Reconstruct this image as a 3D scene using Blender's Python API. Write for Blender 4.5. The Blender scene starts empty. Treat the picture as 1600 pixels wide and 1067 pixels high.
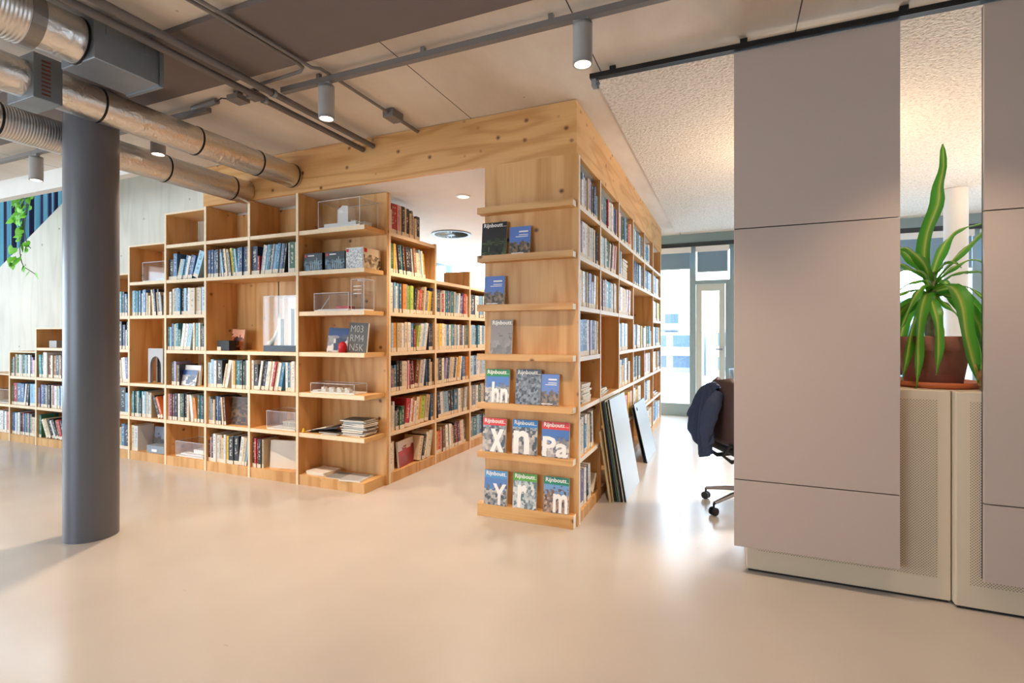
import bpy, bmesh, math, random
from mathutils import Matrix, Vector
random.seed(7)
PI = math.pi
S = bpy.context.scene
C = S.collection

# ------------------------------------------------------------------ camera
YAW = math.atan(340 / 800.0)
cam_d = bpy.data.cameras.new('camera')
cam_d.sensor_width = 36.0
cam_d.lens = 36.0 * 800 / 1600
cam_d.shift_y = -(523 - 533.5) / 1600 * -1
cam_d.clip_start = 0.05
cam_d.clip_end = 500
cam = bpy.data.objects.new('camera', cam_d)
C.objects.link(cam)
cam.location = (0, 0, 1.3)
cam.rotation_euler = (PI / 2, 0, YAW)
S.camera = cam

# ------------------------------------------------------------------ world, light, exposure
def hexc(h):
    h = h.lstrip('#')
    out = []
    for i in (0, 2, 4):
        v = int(h[i:i + 2], 16) / 255
        out.append(v / 12.92 if v <= .04045 else ((v + .055) / 1.055) ** 2.4)
    return (out[0], out[1], out[2], 1)

W = bpy.data.worlds.new('sky')
S.world = W
W.use_nodes = True
bg = W.node_tree.nodes['Background']
bg.inputs[0].default_value = (0.72, 0.86, 1.0, 1)
bg.inputs[1].default_value = 8.0
S.view_settings.view_transform = 'Standard'
S.view_settings.look = 'None'
S.view_settings.gamma = 1
S.view_settings.exposure = 0.30
S.view_settings.use_curve_mapping = False
try:
    S.cycles.max_bounces = 10
    S.cycles.diffuse_bounces = 5
    S.cycles.transparent_max_bounces = 16
    S.cycles.sample_clamp_indirect = 6
    S.cycles.use_denoising = True
except Exception:
    pass

def lamp(name, kind, loc, energy, color, **k):
    d = bpy.data.lights.new(name, kind)
    d.energy = energy
    d.color = color
    for a, v in k.items():
        if a not in ('rot',):
            setattr(d, a, v)
    o = bpy.data.objects.new(name, d)
    o.location = loc
    o.rotation_euler = k.get('rot', (0, 0, 0))
    C.objects.link(o)
    return o

DAY = (0.66, 0.83, 1.0)
WARM = (1.0, 0.75, 0.53)
# daylight entering by the window wall at the end, the windows of the left wall and behind the camera
def portal(name, loc, sx, sy, rot):
    o = lamp(name, 'AREA', loc, 1, (1, 1, 1), shape='RECTANGLE', size=sx, size_y=sy, rot=rot)
    o.data.cycles.is_portal = True
portal('far_window_opening', (0.0, 8.75, 1.5), 14.0, 2.6, (-PI / 2, 0, 0))
portal('left_window_opening', (-10.1, -0.8, 1.5), 2.3, 5.6, (0, -PI / 2, 0))
portal('rear_window_opening', (-5.8, -5.1, 1.55), 4.4, 2.3, (PI / 2, 0, 0))
portal('stair_void_opening', (-9.0, 5.05, 4.6), 9, .7, (0, 0, 0))

# ------------------------------------------------------------------ materials
MATS = {}
def newmat(name):
    m = bpy.data.materials.new(name)
    m.use_nodes = True
    MATS[name] = m
    nt = m.node_tree
    b = nt.nodes['Principled BSDF']
    return m, nt, b
def pbr(name, col, rough=.5, metal=0.0, spec=None, var=0.0, vscale=6, bump=0.0, bscale=80, trans=0.0, ior=1.45, coat=0.0):
    m, nt, b = newmat(name)
    c = hexc(col) if isinstance(col, str) else col
    b.inputs['Base Color'].default_value = c
    b.inputs['Roughness'].default_value = rough
    b.inputs['Metallic'].default_value = metal
    if spec is not None: b.inputs['Specular IOR Level'].default_value = spec
    if trans: b.inputs['Transmission Weight'].default_value = trans
    b.inputs['IOR'].default_value = ior
    if coat: b.inputs['Coat Weight'].default_value = coat
    g = nt.nodes.new('ShaderNodeNewGeometry')
    if var:
        n = nt.nodes.new('ShaderNodeTexNoise')
        n.inputs['Scale'].default_value = vscale
        n.inputs['Detail'].default_value = 5
        nt.links.new(g.outputs['Position'], n.inputs['Vector'])
        r = nt.nodes.new('ShaderNodeMapRange')
        r.inputs[1].default_value = .3; r.inputs[2].default_value = .7
        r.inputs[3].default_value = 1 - var; r.inputs[4].default_value = 1 + var
        nt.links.new(n.outputs['Fac'], r.inputs[0])
        v = nt.nodes.new('ShaderNodeVectorMath'); v.operation = 'SCALE'
        v.inputs[0].default_value = c[:3]
        nt.links.new(r.outputs[0], v.inputs['Scale'])
        nt.links.new(v.outputs[0], b.inputs['Base Color'])
    if bump:
        n2 = nt.nodes.new('ShaderNodeTexNoise')
        n2.inputs['Scale'].default_value = bscale
        n2.inputs['Detail'].default_value = 6
        nt.links.new(g.outputs['Position'], n2.inputs['Vector'])
        bp = nt.nodes.new('ShaderNodeBump')
        bp.inputs['Strength'].default_value = bump
        bp.inputs['Distance'].default_value = .01
        nt.links.new(n2.outputs['Fac'], bp.inputs['Height'])
        nt.links.new(bp.outputs[0], b.inputs['Normal'])
    return m

def N(nt, t, **k):
    n = nt.nodes.new(t)
    for a, v in k.items(): setattr(n, a, v)
    return n

def wood(name, light, dark, knot, horiz=False, rough=.5, knots=True, grain=1.05, kscale=3.6, kth=0.085):
    """plywood: plain-sawn figure, fine grain and scattered knots; grain runs up, or along the board if horiz"""
    m, nt, b = newmat(name)
    L = nt.links
    g = N(nt, 'ShaderNodeNewGeometry')
    mp = N(nt, 'ShaderNodeMapping')
    mp.inputs['Scale'].default_value = (.35, .35, 3.0) if horiz else (2.2, 2.2, .32)
    L.new(g.outputs['Position'], mp.inputs['Vector'])
    n1 = N(nt, 'ShaderNodeTexNoise'); n1.inputs['Scale'].default_value = 1.6; n1.inputs['Detail'].default_value = 2
    L.new(mp.outputs[0], n1.inputs['Vector'])
    mul = N(nt, 'ShaderNodeMath', operation='MULTIPLY'); mul.inputs[1].default_value = 34
    L.new(n1.outputs['Fac'], mul.inputs[0])
    sn = N(nt, 'ShaderNodeMath', operation='SINE'); L.new(mul.outputs[0], sn.inputs[0])
    r1 = N(nt, 'ShaderNodeMapRange'); r1.inputs[1].default_value = -1; r1.inputs[2].default_value = 1
    L.new(sn.outputs[0], r1.inputs[0])
    mp2 = N(nt, 'ShaderNodeMapping')
    mp2.inputs['Scale'].default_value = (3, 3, 90) if horiz else (90, 90, 3)
    L.new(g.outputs['Position'], mp2.inputs['Vector'])
    n2 = N(nt, 'ShaderNodeTexNoise'); n2.inputs['Scale'].default_value = 1; n2.inputs['Detail'].default_value = 3
    L.new(mp2.outputs[0], n2.inputs['Vector'])
    pw = N(nt, 'ShaderNodeMath', operation='POWER'); L.new(r1.outputs[0], pw.inputs[0]); pw.inputs[1].default_value = 2.5
    a1 = N(nt, 'ShaderNodeMath', operation='MULTIPLY'); L.new(pw.outputs[0], a1.inputs[0]); a1.inputs[1].default_value = .5 * grain
    a2 = N(nt, 'ShaderNodeMath', operation='MULTIPLY_ADD'); L.new(n2.outputs['Fac'], a2.inputs[0]); a2.inputs[1].default_value = .55 * grain
    L.new(a1.outputs[0], a2.inputs[2])
    mx = N(nt, 'ShaderNodeMix', data_type='RGBA'); mx.clamp_factor = True
    mx.inputs[6].default_value = hexc(light); mx.inputs[7].default_value = hexc(dark)
    L.new(a2.outputs[0], mx.inputs[0])
    out = mx.outputs[2]
    # big soft tone variation
    n3 = N(nt, 'ShaderNodeTexNoise'); n3.inputs['Scale'].default_value = .9; n3.inputs['Detail'].default_value = 3
    L.new(g.outputs['Position'], n3.inputs['Vector'])
    r3 = N(nt, 'ShaderNodeMapRange'); r3.inputs[3].default_value = .86; r3.inputs[4].default_value = 1.12
    r3.inputs[1].default_value = .3; r3.inputs[2].default_value = .7
    L.new(n3.outputs['Fac'], r3.inputs[0])
    sc = N(nt, 'ShaderNodeVectorMath', operation='SCALE'); L.new(out, sc.inputs[0]); L.new(r3.outputs[0], sc.inputs['Scale'])
    out = sc.outputs[0]
    if knots:
        mk = N(nt, 'ShaderNodeMapping')
        mk.inputs['Scale'].default_value = (kscale, kscale, kscale * 1.1)
        L.new(g.outputs['Position'], mk.inputs['Vector'])
        vo = N(nt, 'ShaderNodeTexVoronoi'); vo.inputs['Scale'].default_value = 1.6; vo.inputs['Randomness'].default_value = 1
        L.new(mk.outputs[0], vo.inputs['Vector'])
        rk = N(nt, 'ShaderNodeMapRange'); rk.inputs[1].default_value = kth * .5; rk.inputs[2].default_value = kth * 1.6
        rk.inputs[3].default_value = 1; rk.inputs[4].default_value = 0
        L.new(vo.outputs['Distance'], rk.inputs[0])
        m2 = N(nt, 'ShaderNodeMix', data_type='RGBA'); L.new(rk.outputs[0], m2.inputs[0]); L.new(out, m2.inputs[6])
        m2.inputs[7].default_value = hexc(knot); out = m2.outputs[2]
    L.new(out, b.inputs['Base Color'])
    b.inputs['Roughness'].default_value = rough
    return m

M_ply = wood('plywood', '#e3b479', '#c38a49', '#6a3c18')
M_plyh = wood('plywood_beam', '#e2b377', '#c38a49', '#6a3c18', horiz=True, kscale=4.2, kth=.1)
M_shelf = wood('plywood_shelf', '#e3b87c', '#c98f52', '#7a4a20', horiz=True, knots=False, grain=.8)
M_edge = pbr('plywood_edge', '#ecd6b4', .6, var=.05, vscale=30)
M_edgew = pbr('pale_edge_band', '#efe8dc', .6)  # pale edge band, whitened further with window light put into the colour
M_palewall = wood('whitewashed_board', '#d8d3c6', '#c4bcab', '#6b6253', knots=True, grain=.6, kscale=2.6, kth=.05, rough=.7)

def mat_floor():
    m, nt, b = newmat('polished_cast_floor')
    L = nt.links
    g = N(nt, 'ShaderNodeNewGeometry')
    n = N(nt, 'ShaderNodeTexNoise'); n.inputs['Scale'].default_value = 1.3; n.inputs['Detail'].default_value = 2.5; n.inputs['Roughness'].default_value = .5
    L.new(g.outputs['Position'], n.inputs['Vector'])
    r = N(nt, 'ShaderNodeValToRGB')
    r.color_ramp.elements[0].position = .2; r.color_ramp.elements[0].color = hexc('#b9b0a8')
    r.color_ramp.elements[1].position = .8; r.color_ramp.elements[1].color = hexc('#c8c0b7')
    L.new(n.outputs['Fac'], r.inputs[0])
    # small dark scuffs
    mp = N(nt, 'ShaderNodeMapping'); mp.inputs['Scale'].default_value = (1.3, 4.5, 1); mp.inputs['Rotation'].default_value = (0, 0, -.5)
    L.new(g.outputs['Position'], mp.inputs['Vector'])
    v = N(nt, 'ShaderNodeTexVoronoi'); v.inputs['Scale'].default_value = 1.3
    L.new(mp.outputs[0], v.inputs['Vector'])
    rk = N(nt, 'ShaderNodeMapRange'); rk.inputs[1].default_value = .012; rk.inputs[2].default_value = .03; rk.inputs[3].default_value = .28; rk.inputs[4].default_value = 0
    L.new(v.outputs['Distance'], rk.inputs[0])
    mx = N(nt, 'ShaderNodeMix', data_type='RGBA'); L.new(rk.outputs[0], mx.inputs[0]); L.new(r.outputs[0], mx.inputs[6]); mx.inputs[7].default_value = hexc('#7d6a5c')
    L.new(mx.outputs[2], b.inputs['Base Color'])
    n2 = N(nt, 'ShaderNodeTexNoise'); n2.inputs['Scale'].default_value = 1.5; n2.inputs['Detail'].default_value = 2
    L.new(g.outputs['Position'], n2.inputs['Vector'])
    rr = N(nt, 'ShaderNodeMapRange'); rr.inputs[3].default_value = .17; rr.inputs[4].default_value = .27
    L.new(n2.outputs['Fac'], rr.inputs[0]); L.new(rr.outputs[0], b.inputs['Roughness'])
    b.inputs['Specular IOR Level'].default_value = .5
    return m
M_floor = mat_floor()

def mat_ceiling():
    m, nt, b = newmat('board_marked_ceiling')
    L = nt.links
    g = N(nt, 'ShaderNodeNewGeometry')
    sx = N(nt, 'ShaderNodeSeparateXYZ'); L.new(g.outputs['Position'], sx.inputs[0])
    n = N(nt, 'ShaderNodeTexNoise'); n.inputs['Scale'].default_value = 1.7; n.inputs['Detail'].default_value = 7; n.inputs['Roughness'].default_value = .62
    mp = N(nt, 'ShaderNodeMapping'); mp.inputs['Scale'].default_value = (1, .45, 1)
    L.new(g.outputs['Position'], mp.inputs['Vector']); L.new(mp.outputs[0], n.inputs['Vector'])
    r = N(nt, 'ShaderNodeValToRGB')
    r.color_ramp.elements[0].position = .3; r.color_ramp.elements[0].color = hexc('#c8baa9')
    r.color_ramp.elements[1].position = .7; r.color_ramp.elements[1].color = hexc('#e2d8cb')
    L.new(n.outputs['Fac'], r.inputs[0])
    # seams every 1.04 m, running away from the viewer
    a = N(nt, 'ShaderNodeMath', operation='ADD'); a.inputs[1].default_value = 50 * 1.04 + .72 + .52 - .0
    L.new(sx.outputs[0], a.inputs[0])
    mo = N(nt, 'ShaderNodeMath', operation='MODULO'); mo.inputs[1].default_value = 1.04; L.new(a.outputs[0], mo.inputs[0])
    s = N(nt, 'ShaderNodeMath', operation='SUBTRACT'); s.inputs[1].default_value = .52; L.new(mo.outputs[0], s.inputs[0])
    ab = N(nt, 'ShaderNodeMath', operation='ABSOLUTE'); L.new(s.outputs[0], ab.inputs[0])
    lt = N(nt, 'ShaderNodeMath', operation='LESS_THAN'); lt.inputs[1].default_value = .0035; L.new(ab.outputs[0], lt.inputs[0])
    mx = N(nt, 'ShaderNodeMix', data_type='RGBA'); L.new(lt.outputs[0], mx.inputs[0]); L.new(r.outputs[0], mx.inputs[6]); mx.inputs[7].default_value = hexc('#4a4038')
    # small screw holes
    v = N(nt, 'ShaderNodeTexVoronoi'); v.inputs['Scale'].default_value = 4.5; L.new(g.outputs['Position'], v.inputs['Vector'])
    lk = N(nt, 'ShaderNodeMapRange'); lk.inputs[1].default_value = .02; lk.inputs[2].default_value = .05; lk.inputs[3].default_value = .6; lk.inputs[4].default_value = 0
    L.new(v.outputs['Distance'], lk.inputs[0])
    m2 = N(nt, 'ShaderNodeMix', data_type='RGBA'); L.new(lk.outputs[0], m2.inputs[0]); L.new(mx.outputs[2], m2.inputs[6]); m2.inputs[7].default_value = hexc('#6f6152')
    L.new(m2.outputs[2], b.inputs['Base Color'])
    b.inputs['Roughness'].default_value = .6
    return m
M_ceil = mat_ceiling()

def mat_spray():
    m, nt, b = newmat('acoustic_spray')
    L = nt.links
    g = N(nt, 'ShaderNodeNewGeometry')
    n = N(nt, 'ShaderNodeTexNoise'); n.inputs['Scale'].default_value = 52; n.inputs['Detail'].default_value = 4; n.inputs['Distortion'].default_value = .4
    L.new(g.outputs['Position'], n.inputs['Vector'])
    bp = N(nt, 'ShaderNodeBump'); bp.inputs['Strength'].default_value = 1.0; bp.inputs['Distance'].default_value = .02
    L.new(n.outputs['Fac'], bp.inputs['Height']); L.new(bp.outputs[0], b.inputs['Normal'])
    r = N(nt, 'ShaderNodeValToRGB')
    r.color_ramp.elements[0].position = .30; r.color_ramp.elements[0].color = hexc('#c2b6a8')
    r.color_ramp.elements[1].position = .55; r.color_ramp.elements[1].color = hexc('#e2dacf')
    L.new(n.outputs['Fac'], r.inputs[0]); L.new(r.outputs[0], b.inputs['Base Color'])
    b.inputs['Roughness'].default_value = .9
    return m
M_spray = mat_spray()

def mat_foil(name, rings=False):
    m, nt, b = newmat(name)
    L = nt.links
    g = N(nt, 'ShaderNodeNewGeometry')
    b.inputs['Metallic'].default_value = 1
    b.inputs['Base Color'].default_value = hexc('#dbd9d6')
    b.inputs['Roughness'].default_value = .3 if not rings else .36
    bp = N(nt, 'ShaderNodeBump'); bp.inputs['Distance'].default_value = .01
    if rings:
        sx = N(nt, 'ShaderNodeSeparateXYZ'); L.new(g.outputs['Position'], sx.inputs[0])
        mu = N(nt, 'ShaderNodeMath', operation='MULTIPLY'); mu.inputs[1].default_value = 420; L.new(sx.outputs[1], mu.inputs[0])
        sn = N(nt, 'ShaderNodeMath', operation='SINE'); L.new(mu.outputs[0], sn.inputs[0])
        bp.inputs['Strength'].default_value = .22
        L.new(sn.outputs[0], bp.inputs['Height'])
    else:
        n = N(nt, 'ShaderNodeTexNoise'); n.inputs['Scale'].default_value = 22; n.inputs['Detail'].default_value = 6; n.inputs['Distortion'].default_value = 1.2
        L.new(g.outputs['Position'], n.inputs['Vector'])
        bp.inputs['Strength'].default_value = .55
        L.new(n.outputs['Fac'], bp.inputs['Height'])
    L.new(bp.outputs[0], b.inputs['Normal'])
    return m
M_foil = mat_foil('silver_foil')
M_flex = mat_foil('ribbed_flexible_duct', True)
M_galv = pbr('galvanised_steel', '#8f979e', .42, .75, var=.12, vscale=5)
M_band = pbr('black_band', '#15171a', .5)
M_tape = pbr('grey_tape', '#8a8580', .35, .5)
M_conduit = pbr('grey_painted_conduit', '#76706c', .45)
M_conduit_d = pbr('grey_painted_pipe', '#6a6462', .5)
M_dark = pbr('dark_painted_ceiling_panel', '#6f645f', .65, var=.03)
M_lampb = pbr('lamp_grey', '#a9a6a4', .45)
M_column = pbr('column_paint', '#63646a', .32, var=.015)
M_black = pbr('black_metal', '#0e0e10', .55)
M_panel = pbr('panel_laminate', '#bcaca2', .2, spec=.5)
M_panel_e = pbr('panel_edge', '#34322f', .5)
M_white = pbr('white_paint', '#e8e8e6', .6)
M_offw = pbr('pale_soffit', '#e3dfd8', .7, var=.03, vscale=4)
M_alu = pbr('window_frame_paint', '#8fa3a8', .4)
M_doorf = pbr('door_leaf_paint', '#c9d0c8', .5)
M_darkf = pbr('dark_window_head', '#3c4347', .4)
M_blind = pbr('blind_fabric', '#7d98ad', .9)
M_terr = pbr('terracotta', '#8f5a47', .8, var=.16, vscale=14, bump=.15, bscale=60)
M_saucer = pbr('saucer_terracotta', '#c2673a', .6)
M_soil = pbr('soil', '#3a2a1e', .95, bump=.6, bscale=60)
M_vine = pbr('vine_leaf', '#79c93a', .45, var=.15, vscale=30)
M_stem = pbr('stem', '#5a6b35', .7)
M_trunk = pbr('cane_trunk', '#a79a82', .8, var=.2, vscale=40)
M_navy = pbr('navy_cloth', '#333e58', .9, var=.1, vscale=25, bump=.3, bscale=200)
M_lining = pbr('blue_lining', '#8fa3c4', .7)
M_seat = pbr('chair_black', '#1b1b20', .6)
M_brown = pbr('chair_brown', '#4a3532', .7)
M_chrome = pbr('chair_steel', '#b3aeb0', .25, .9)
M_paper = pbr('paper', '#e6e0d2', .8, bump=.1, bscale=300)
M_label = pbr('spine_label_paper', '#e6d9c4', .7)
M_model = pbr('white_model', '#e9e6df', .7)
M_blkplinth = pbr('dark_case_base', '#3e4c5c', .5)
M_box = pbr('grey_card', '#8d99a3', .6)
M_red = pbr('red_gloss', '#c8202c', .3)
M_yellow = pbr('yellow', '#e8b61e', .5)
M_text = pbr('white_print', '#f4f1ec', .6)
M_textd = pbr('dark_print', '#22242a', .6)
M_textg = pbr('grey_print', '#b4b2ae', .6)
M_screen = pbr('monitor_black', '#141518', .3)

def acrylic():
    m, nt, b = newmat('clear_acrylic')
    L = nt.links
    t = N(nt, 'ShaderNodeBsdfTransparent'); t.inputs[0].default_value = (.985, .99, .995, 1)
    gl = N(nt, 'ShaderNodeBsdfGlossy'); gl.inputs['Roughness'].default_value = .04
    fr = N(nt, 'ShaderNodeLayerWeight'); fr.inputs[0].default_value = .12
    ad = N(nt, 'ShaderNodeMath', operation='MULTIPLY_ADD'); ad.inputs[1].default_value = .3; ad.inputs[2].default_value = .035; L.new(fr.outputs['Fresnel'], ad.inputs[0])
    mx = N(nt, 'ShaderNodeMixShader'); L.new(ad.outputs[0], mx.inputs[0]); L.new(t.outputs[0], mx.inputs[1]); L.new(gl.outputs[0], mx.inputs[2])
    L.new(mx.outputs[0], nt.nodes['Material Output'].inputs['Surface'])
    return m
M_acr = acrylic()
M_acre = pbr('acrylic_edge', '#d4dade', .3)
def winglass():
    m, nt, b = newmat('window_glass')
    L = nt.links
    t = N(nt, 'ShaderNodeBsdfTransparent'); t.inputs[0].default_value = (.96, .98, 1, 1)
    gl = N(nt, 'ShaderNodeBsdfGlossy'); gl.inputs['Roughness'].default_value = .02
    mx = N(nt, 'ShaderNodeMixShader'); mx.inputs[0].default_value = .06
    L.new(t.outputs[0], mx.inputs[1]); L.new(gl.outputs[0], mx.inputs[2])
    L.new(mx.outputs[0], nt.nodes['Material Output'].inputs['Surface'])
    return m
M_glass = winglass()
def emis(name, col, st):
    m, nt, b = newmat(name)
    b.inputs['Base Color'].default_value = (1, 1, 1, 1)
    b.inputs['Emission Color'].default_value = col
    b.inputs['Emission Strength'].default_value = st
    return m
M_glow = emis('lamp_glow', (1, .85, .66, 1), 9)
M_glow2 = emis('downlight_glow', (1, .88, .72, 1), 2.0)

def mat_perf():
    m, nt, b = newmat('perforated_metal')
    L = nt.links
    g = N(nt, 'ShaderNodeNewGeometry')
    sx = N(nt, 'ShaderNodeSeparateXYZ'); L.new(g.outputs['Position'], sx.inputs[0])
    P = .0065
    def cell(off):
        ds = []
        for ax in (0, 2):
            a = N(nt, 'ShaderNodeMath', operation='ADD'); a.inputs[1].default_value = 5 + off * P; L.new(sx.outputs[ax], a.inputs[0])
            mo = N(nt, 'ShaderNodeMath', operation='MODULO'); mo.inputs[1].default_value = 2 * P if True else P; L.new(a.outputs[0], mo.inputs[0])
            s = N(nt, 'ShaderNodeMath', operation='SUBTRACT'); s.inputs[1].default_value = P; L.new(mo.outputs[0], s.inputs[0])
            q = N(nt, 'ShaderNodeMath', operation='POWER'); q.inputs[1].default_value = 2
            ab = N(nt, 'ShaderNodeMath', operation='ABSOLUTE'); L.new(s.outputs[0], ab.inputs[0]); L.new(ab.outputs[0], q.inputs[0])
            ds.append(q)
        ad = N(nt, 'ShaderNodeMath', operation='ADD'); L.new(ds[0].outputs[0], ad.inputs[0]); L.new(ds[1].outputs[0], ad.inputs[1])
        lt = N(nt, 'ShaderNodeMath', operation='LESS_THAN'); lt.inputs[1].default_value = .0024 ** 2; L.new(ad.outputs[0], lt.inputs[0])
        return lt
    a, c = cell(0), cell(1)
    mx0 = N(nt, 'ShaderNodeMath', operation='MAXIMUM'); L.new(a.outputs[0], mx0.inputs[0]); L.new(c.outputs[0], mx0.inputs[1])
    mx = N(nt, 'ShaderNodeMix', data_type='RGBA'); L.new(mx0.outputs[0], mx.inputs[0])
    mx.inputs[6].default_value = hexc('#d3c3ab'); mx.inputs[7].default_value = hexc('#6b5a46')
    L.new(mx.outputs[2], b.inputs['Base Color']); b.inputs['Roughness'].default_value = .5
    return m
M_perf = mat_perf()
M_cab = pbr('cabinet_paint', '#d3c3ab', .5)

def mat_book(name, attr='col'):
    """cloth/paper cover; colour from the mesh attribute; title marks printed down the spine (UV), contrasting"""
    m, nt, b = newmat(name)
    L = nt.links
    at = N(nt, 'ShaderNodeAttribute'); at.attribute_name = attr
    uv = N(nt, 'ShaderNodeUVMap')
    g = N(nt, 'ShaderNodeNewGeometry')
    sp = N(nt, 'ShaderNodeSeparateXYZ'); L.new(uv.outputs[0], sp.inputs[0])
    gp = N(nt, 'ShaderNodeSeparateXYZ'); L.new(g.outputs['Position'], gp.inputs[0])
    cmb = N(nt, 'ShaderNodeCombineXYZ')
    s1 = N(nt, 'ShaderNodeMath', operation='MULTIPLY'); s1.inputs[1].default_value = 16; L.new(sp.outputs[1], s1.inputs[0])
    s2 = N(nt, 'ShaderNodeMath', operation='ADD'); L.new(at.outputs['Alpha'], s2.inputs[0]); s2.inputs[1].default_value = 0
    s3 = N(nt, 'ShaderNodeMath', operation='MULTIPLY'); s3.inputs[1].default_value = 37; L.new(s2.outputs[0], s3.inputs[0])
    L.new(s1.outputs[0], cmb.inputs[0]); L.new(s3.outputs[0], cmb.inputs[1])
    s4 = N(nt, 'ShaderNodeMath', operation='MULTIPLY'); s4.inputs[1].default_value = 2.5; L.new(sp.outputs[0], s4.inputs[0]); L.new(s4.outputs[0], cmb.inputs[2])
    n = N(nt, 'ShaderNodeTexNoise'); n.inputs['Scale'].default_value = 1; n.inputs['Detail'].default_value = 1.5
    L.new(cmb.outputs[0], n.inputs['Vector'])
    gt = N(nt, 'ShaderNodeMath', operation='GREATER_THAN'); gt.inputs[1].default_value = .53; L.new(n.outputs['Fac'], gt.inputs[0])
    def rng(sock, lo, hi):
        a = N(nt, 'ShaderNodeMath', operation='GREATER_THAN'); a.inputs[1].default_value = lo; L.new(sock, a.inputs[0])
        c = N(nt, 'ShaderNodeMath', operation='LESS_THAN'); c.inputs[1].default_value = hi; L.new(sock, c.inputs[0])
        o = N(nt, 'ShaderNodeMath', operation='MULTIPLY'); L.new(a.outputs[0], o.inputs[0]); L.new(c.outputs[0], o.inputs[1])
        return o
    ru = rng(sp.outputs[0], .28, .72); rv = rng(sp.outputs[1], .3, .9)
    mm = N(nt, 'ShaderNodeMath', operation='MULTIPLY'); L.new(ru.outputs[0], mm.inputs[0]); L.new(rv.outputs[0], mm.inputs[1])
    m3 = N(nt, 'ShaderNodeMath', operation='MULTIPLY'); L.new(mm.outputs[0], m3.inputs[0]); L.new(gt.outputs[0], m3.inputs[1])
    m4 = N(nt, 'ShaderNodeMath', operation='MULTIPLY'); m4.inputs[1].default_value = .5; L.new(m3.outputs[0], m4.inputs[0])
    bw = N(nt, 'ShaderNodeRGBToBW'); L.new(at.outputs['Color'], bw.inputs[0])
    lt = N(nt, 'ShaderNodeMath', operation='LESS_THAN'); lt.inputs[1].default_value = .3; L.new(bw.outputs[0], lt.inputs[0])
    ink = N(nt, 'ShaderNodeMix', data_type='RGBA'); L.new(lt.outputs[0], ink.inputs[0]); ink.inputs[6].default_value = hexc('#2b2d33'); ink.inputs[7].default_value = hexc('#e9e5da')
    mx = N(nt, 'ShaderNodeMix', data_type='RGBA'); L.new(m4.outputs[0], mx.inputs[0]); L.new(at.outputs['Color'], mx.inputs[6]); L.new(ink.outputs[2], mx.inputs[7])
    L.new(mx.outputs[2], b.inputs['Base Color'])
    b.inputs['Roughness'].default_value = .45
    return m
M_book = mat_book('book_cover')

def mat_photo(name, top, mid, low, scale=9, seed=0.0, horizon=.45, contrast=.9):
    """a printed cover photograph: sky above, blocky townscape below (from the cover's own UV)"""
    m, nt, b = newmat(name)
    L = nt.links
    uv = N(nt, 'ShaderNodeUVMap')
    sp = N(nt, 'ShaderNodeSeparateXYZ'); L.new(uv.outputs[0], sp.inputs[0])
    mp = N(nt, 'ShaderNodeMapping'); mp.inputs['Location'].default_value = (seed, seed * 1.7, seed); mp.inputs['Scale'].default_value = (scale, scale * 1.2, 1)
    L.new(uv.outputs[0], mp.inputs['Vector'])
    v = N(nt, 'ShaderNodeTexVoronoi'); v.distance = 'CHEBYCHEV'; v.inputs['Scale'].default_value = 1
    L.new(mp.outputs[0], v.inputs['Vector'])
    bw = N(nt, 'ShaderNodeRGBToBW'); L.new(v.outputs['Color'], bw.inputs[0])
    rr = N(nt, 'ShaderNodeValToRGB')
    e = rr.color_ramp.elements
    e[0].position = .2; e[0].color = hexc(low); e[1].position = .85; e[1].color = hexc(mid)
    L.new(bw.outputs[0], rr.inputs[0])
    n = N(nt, 'ShaderNodeTexNoise'); n.inputs['Scale'].default_value = 5; n.inputs['Detail'].default_value = 1
    L.new(mp.outputs[0], n.inputs['Vector'])
    ad = N(nt, 'ShaderNodeMath', operation='MULTIPLY_ADD'); ad.inputs[1].default_value = .35; L.new(bw.outputs[0], ad.inputs[0]); L.new(sp.outputs[1], ad.inputs[2])
    gt = N(nt, 'ShaderNodeMath', operation='GREATER_THAN'); gt.inputs[1].default_value = horizon + .17; L.new(ad.outputs[0], gt.inputs[0])
    mx = N(nt, 'ShaderNodeMix', data_type='RGBA'); L.new(gt.outputs[0], mx.inputs[0]); L.new(rr.outputs[0], mx.inputs[6]); mx.inputs[7].default_value = hexc(top)
    L.new(mx.outputs[2], b.inputs['Base Color'])
    b.inputs['Roughness'].default_value = .35
    return m

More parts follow.
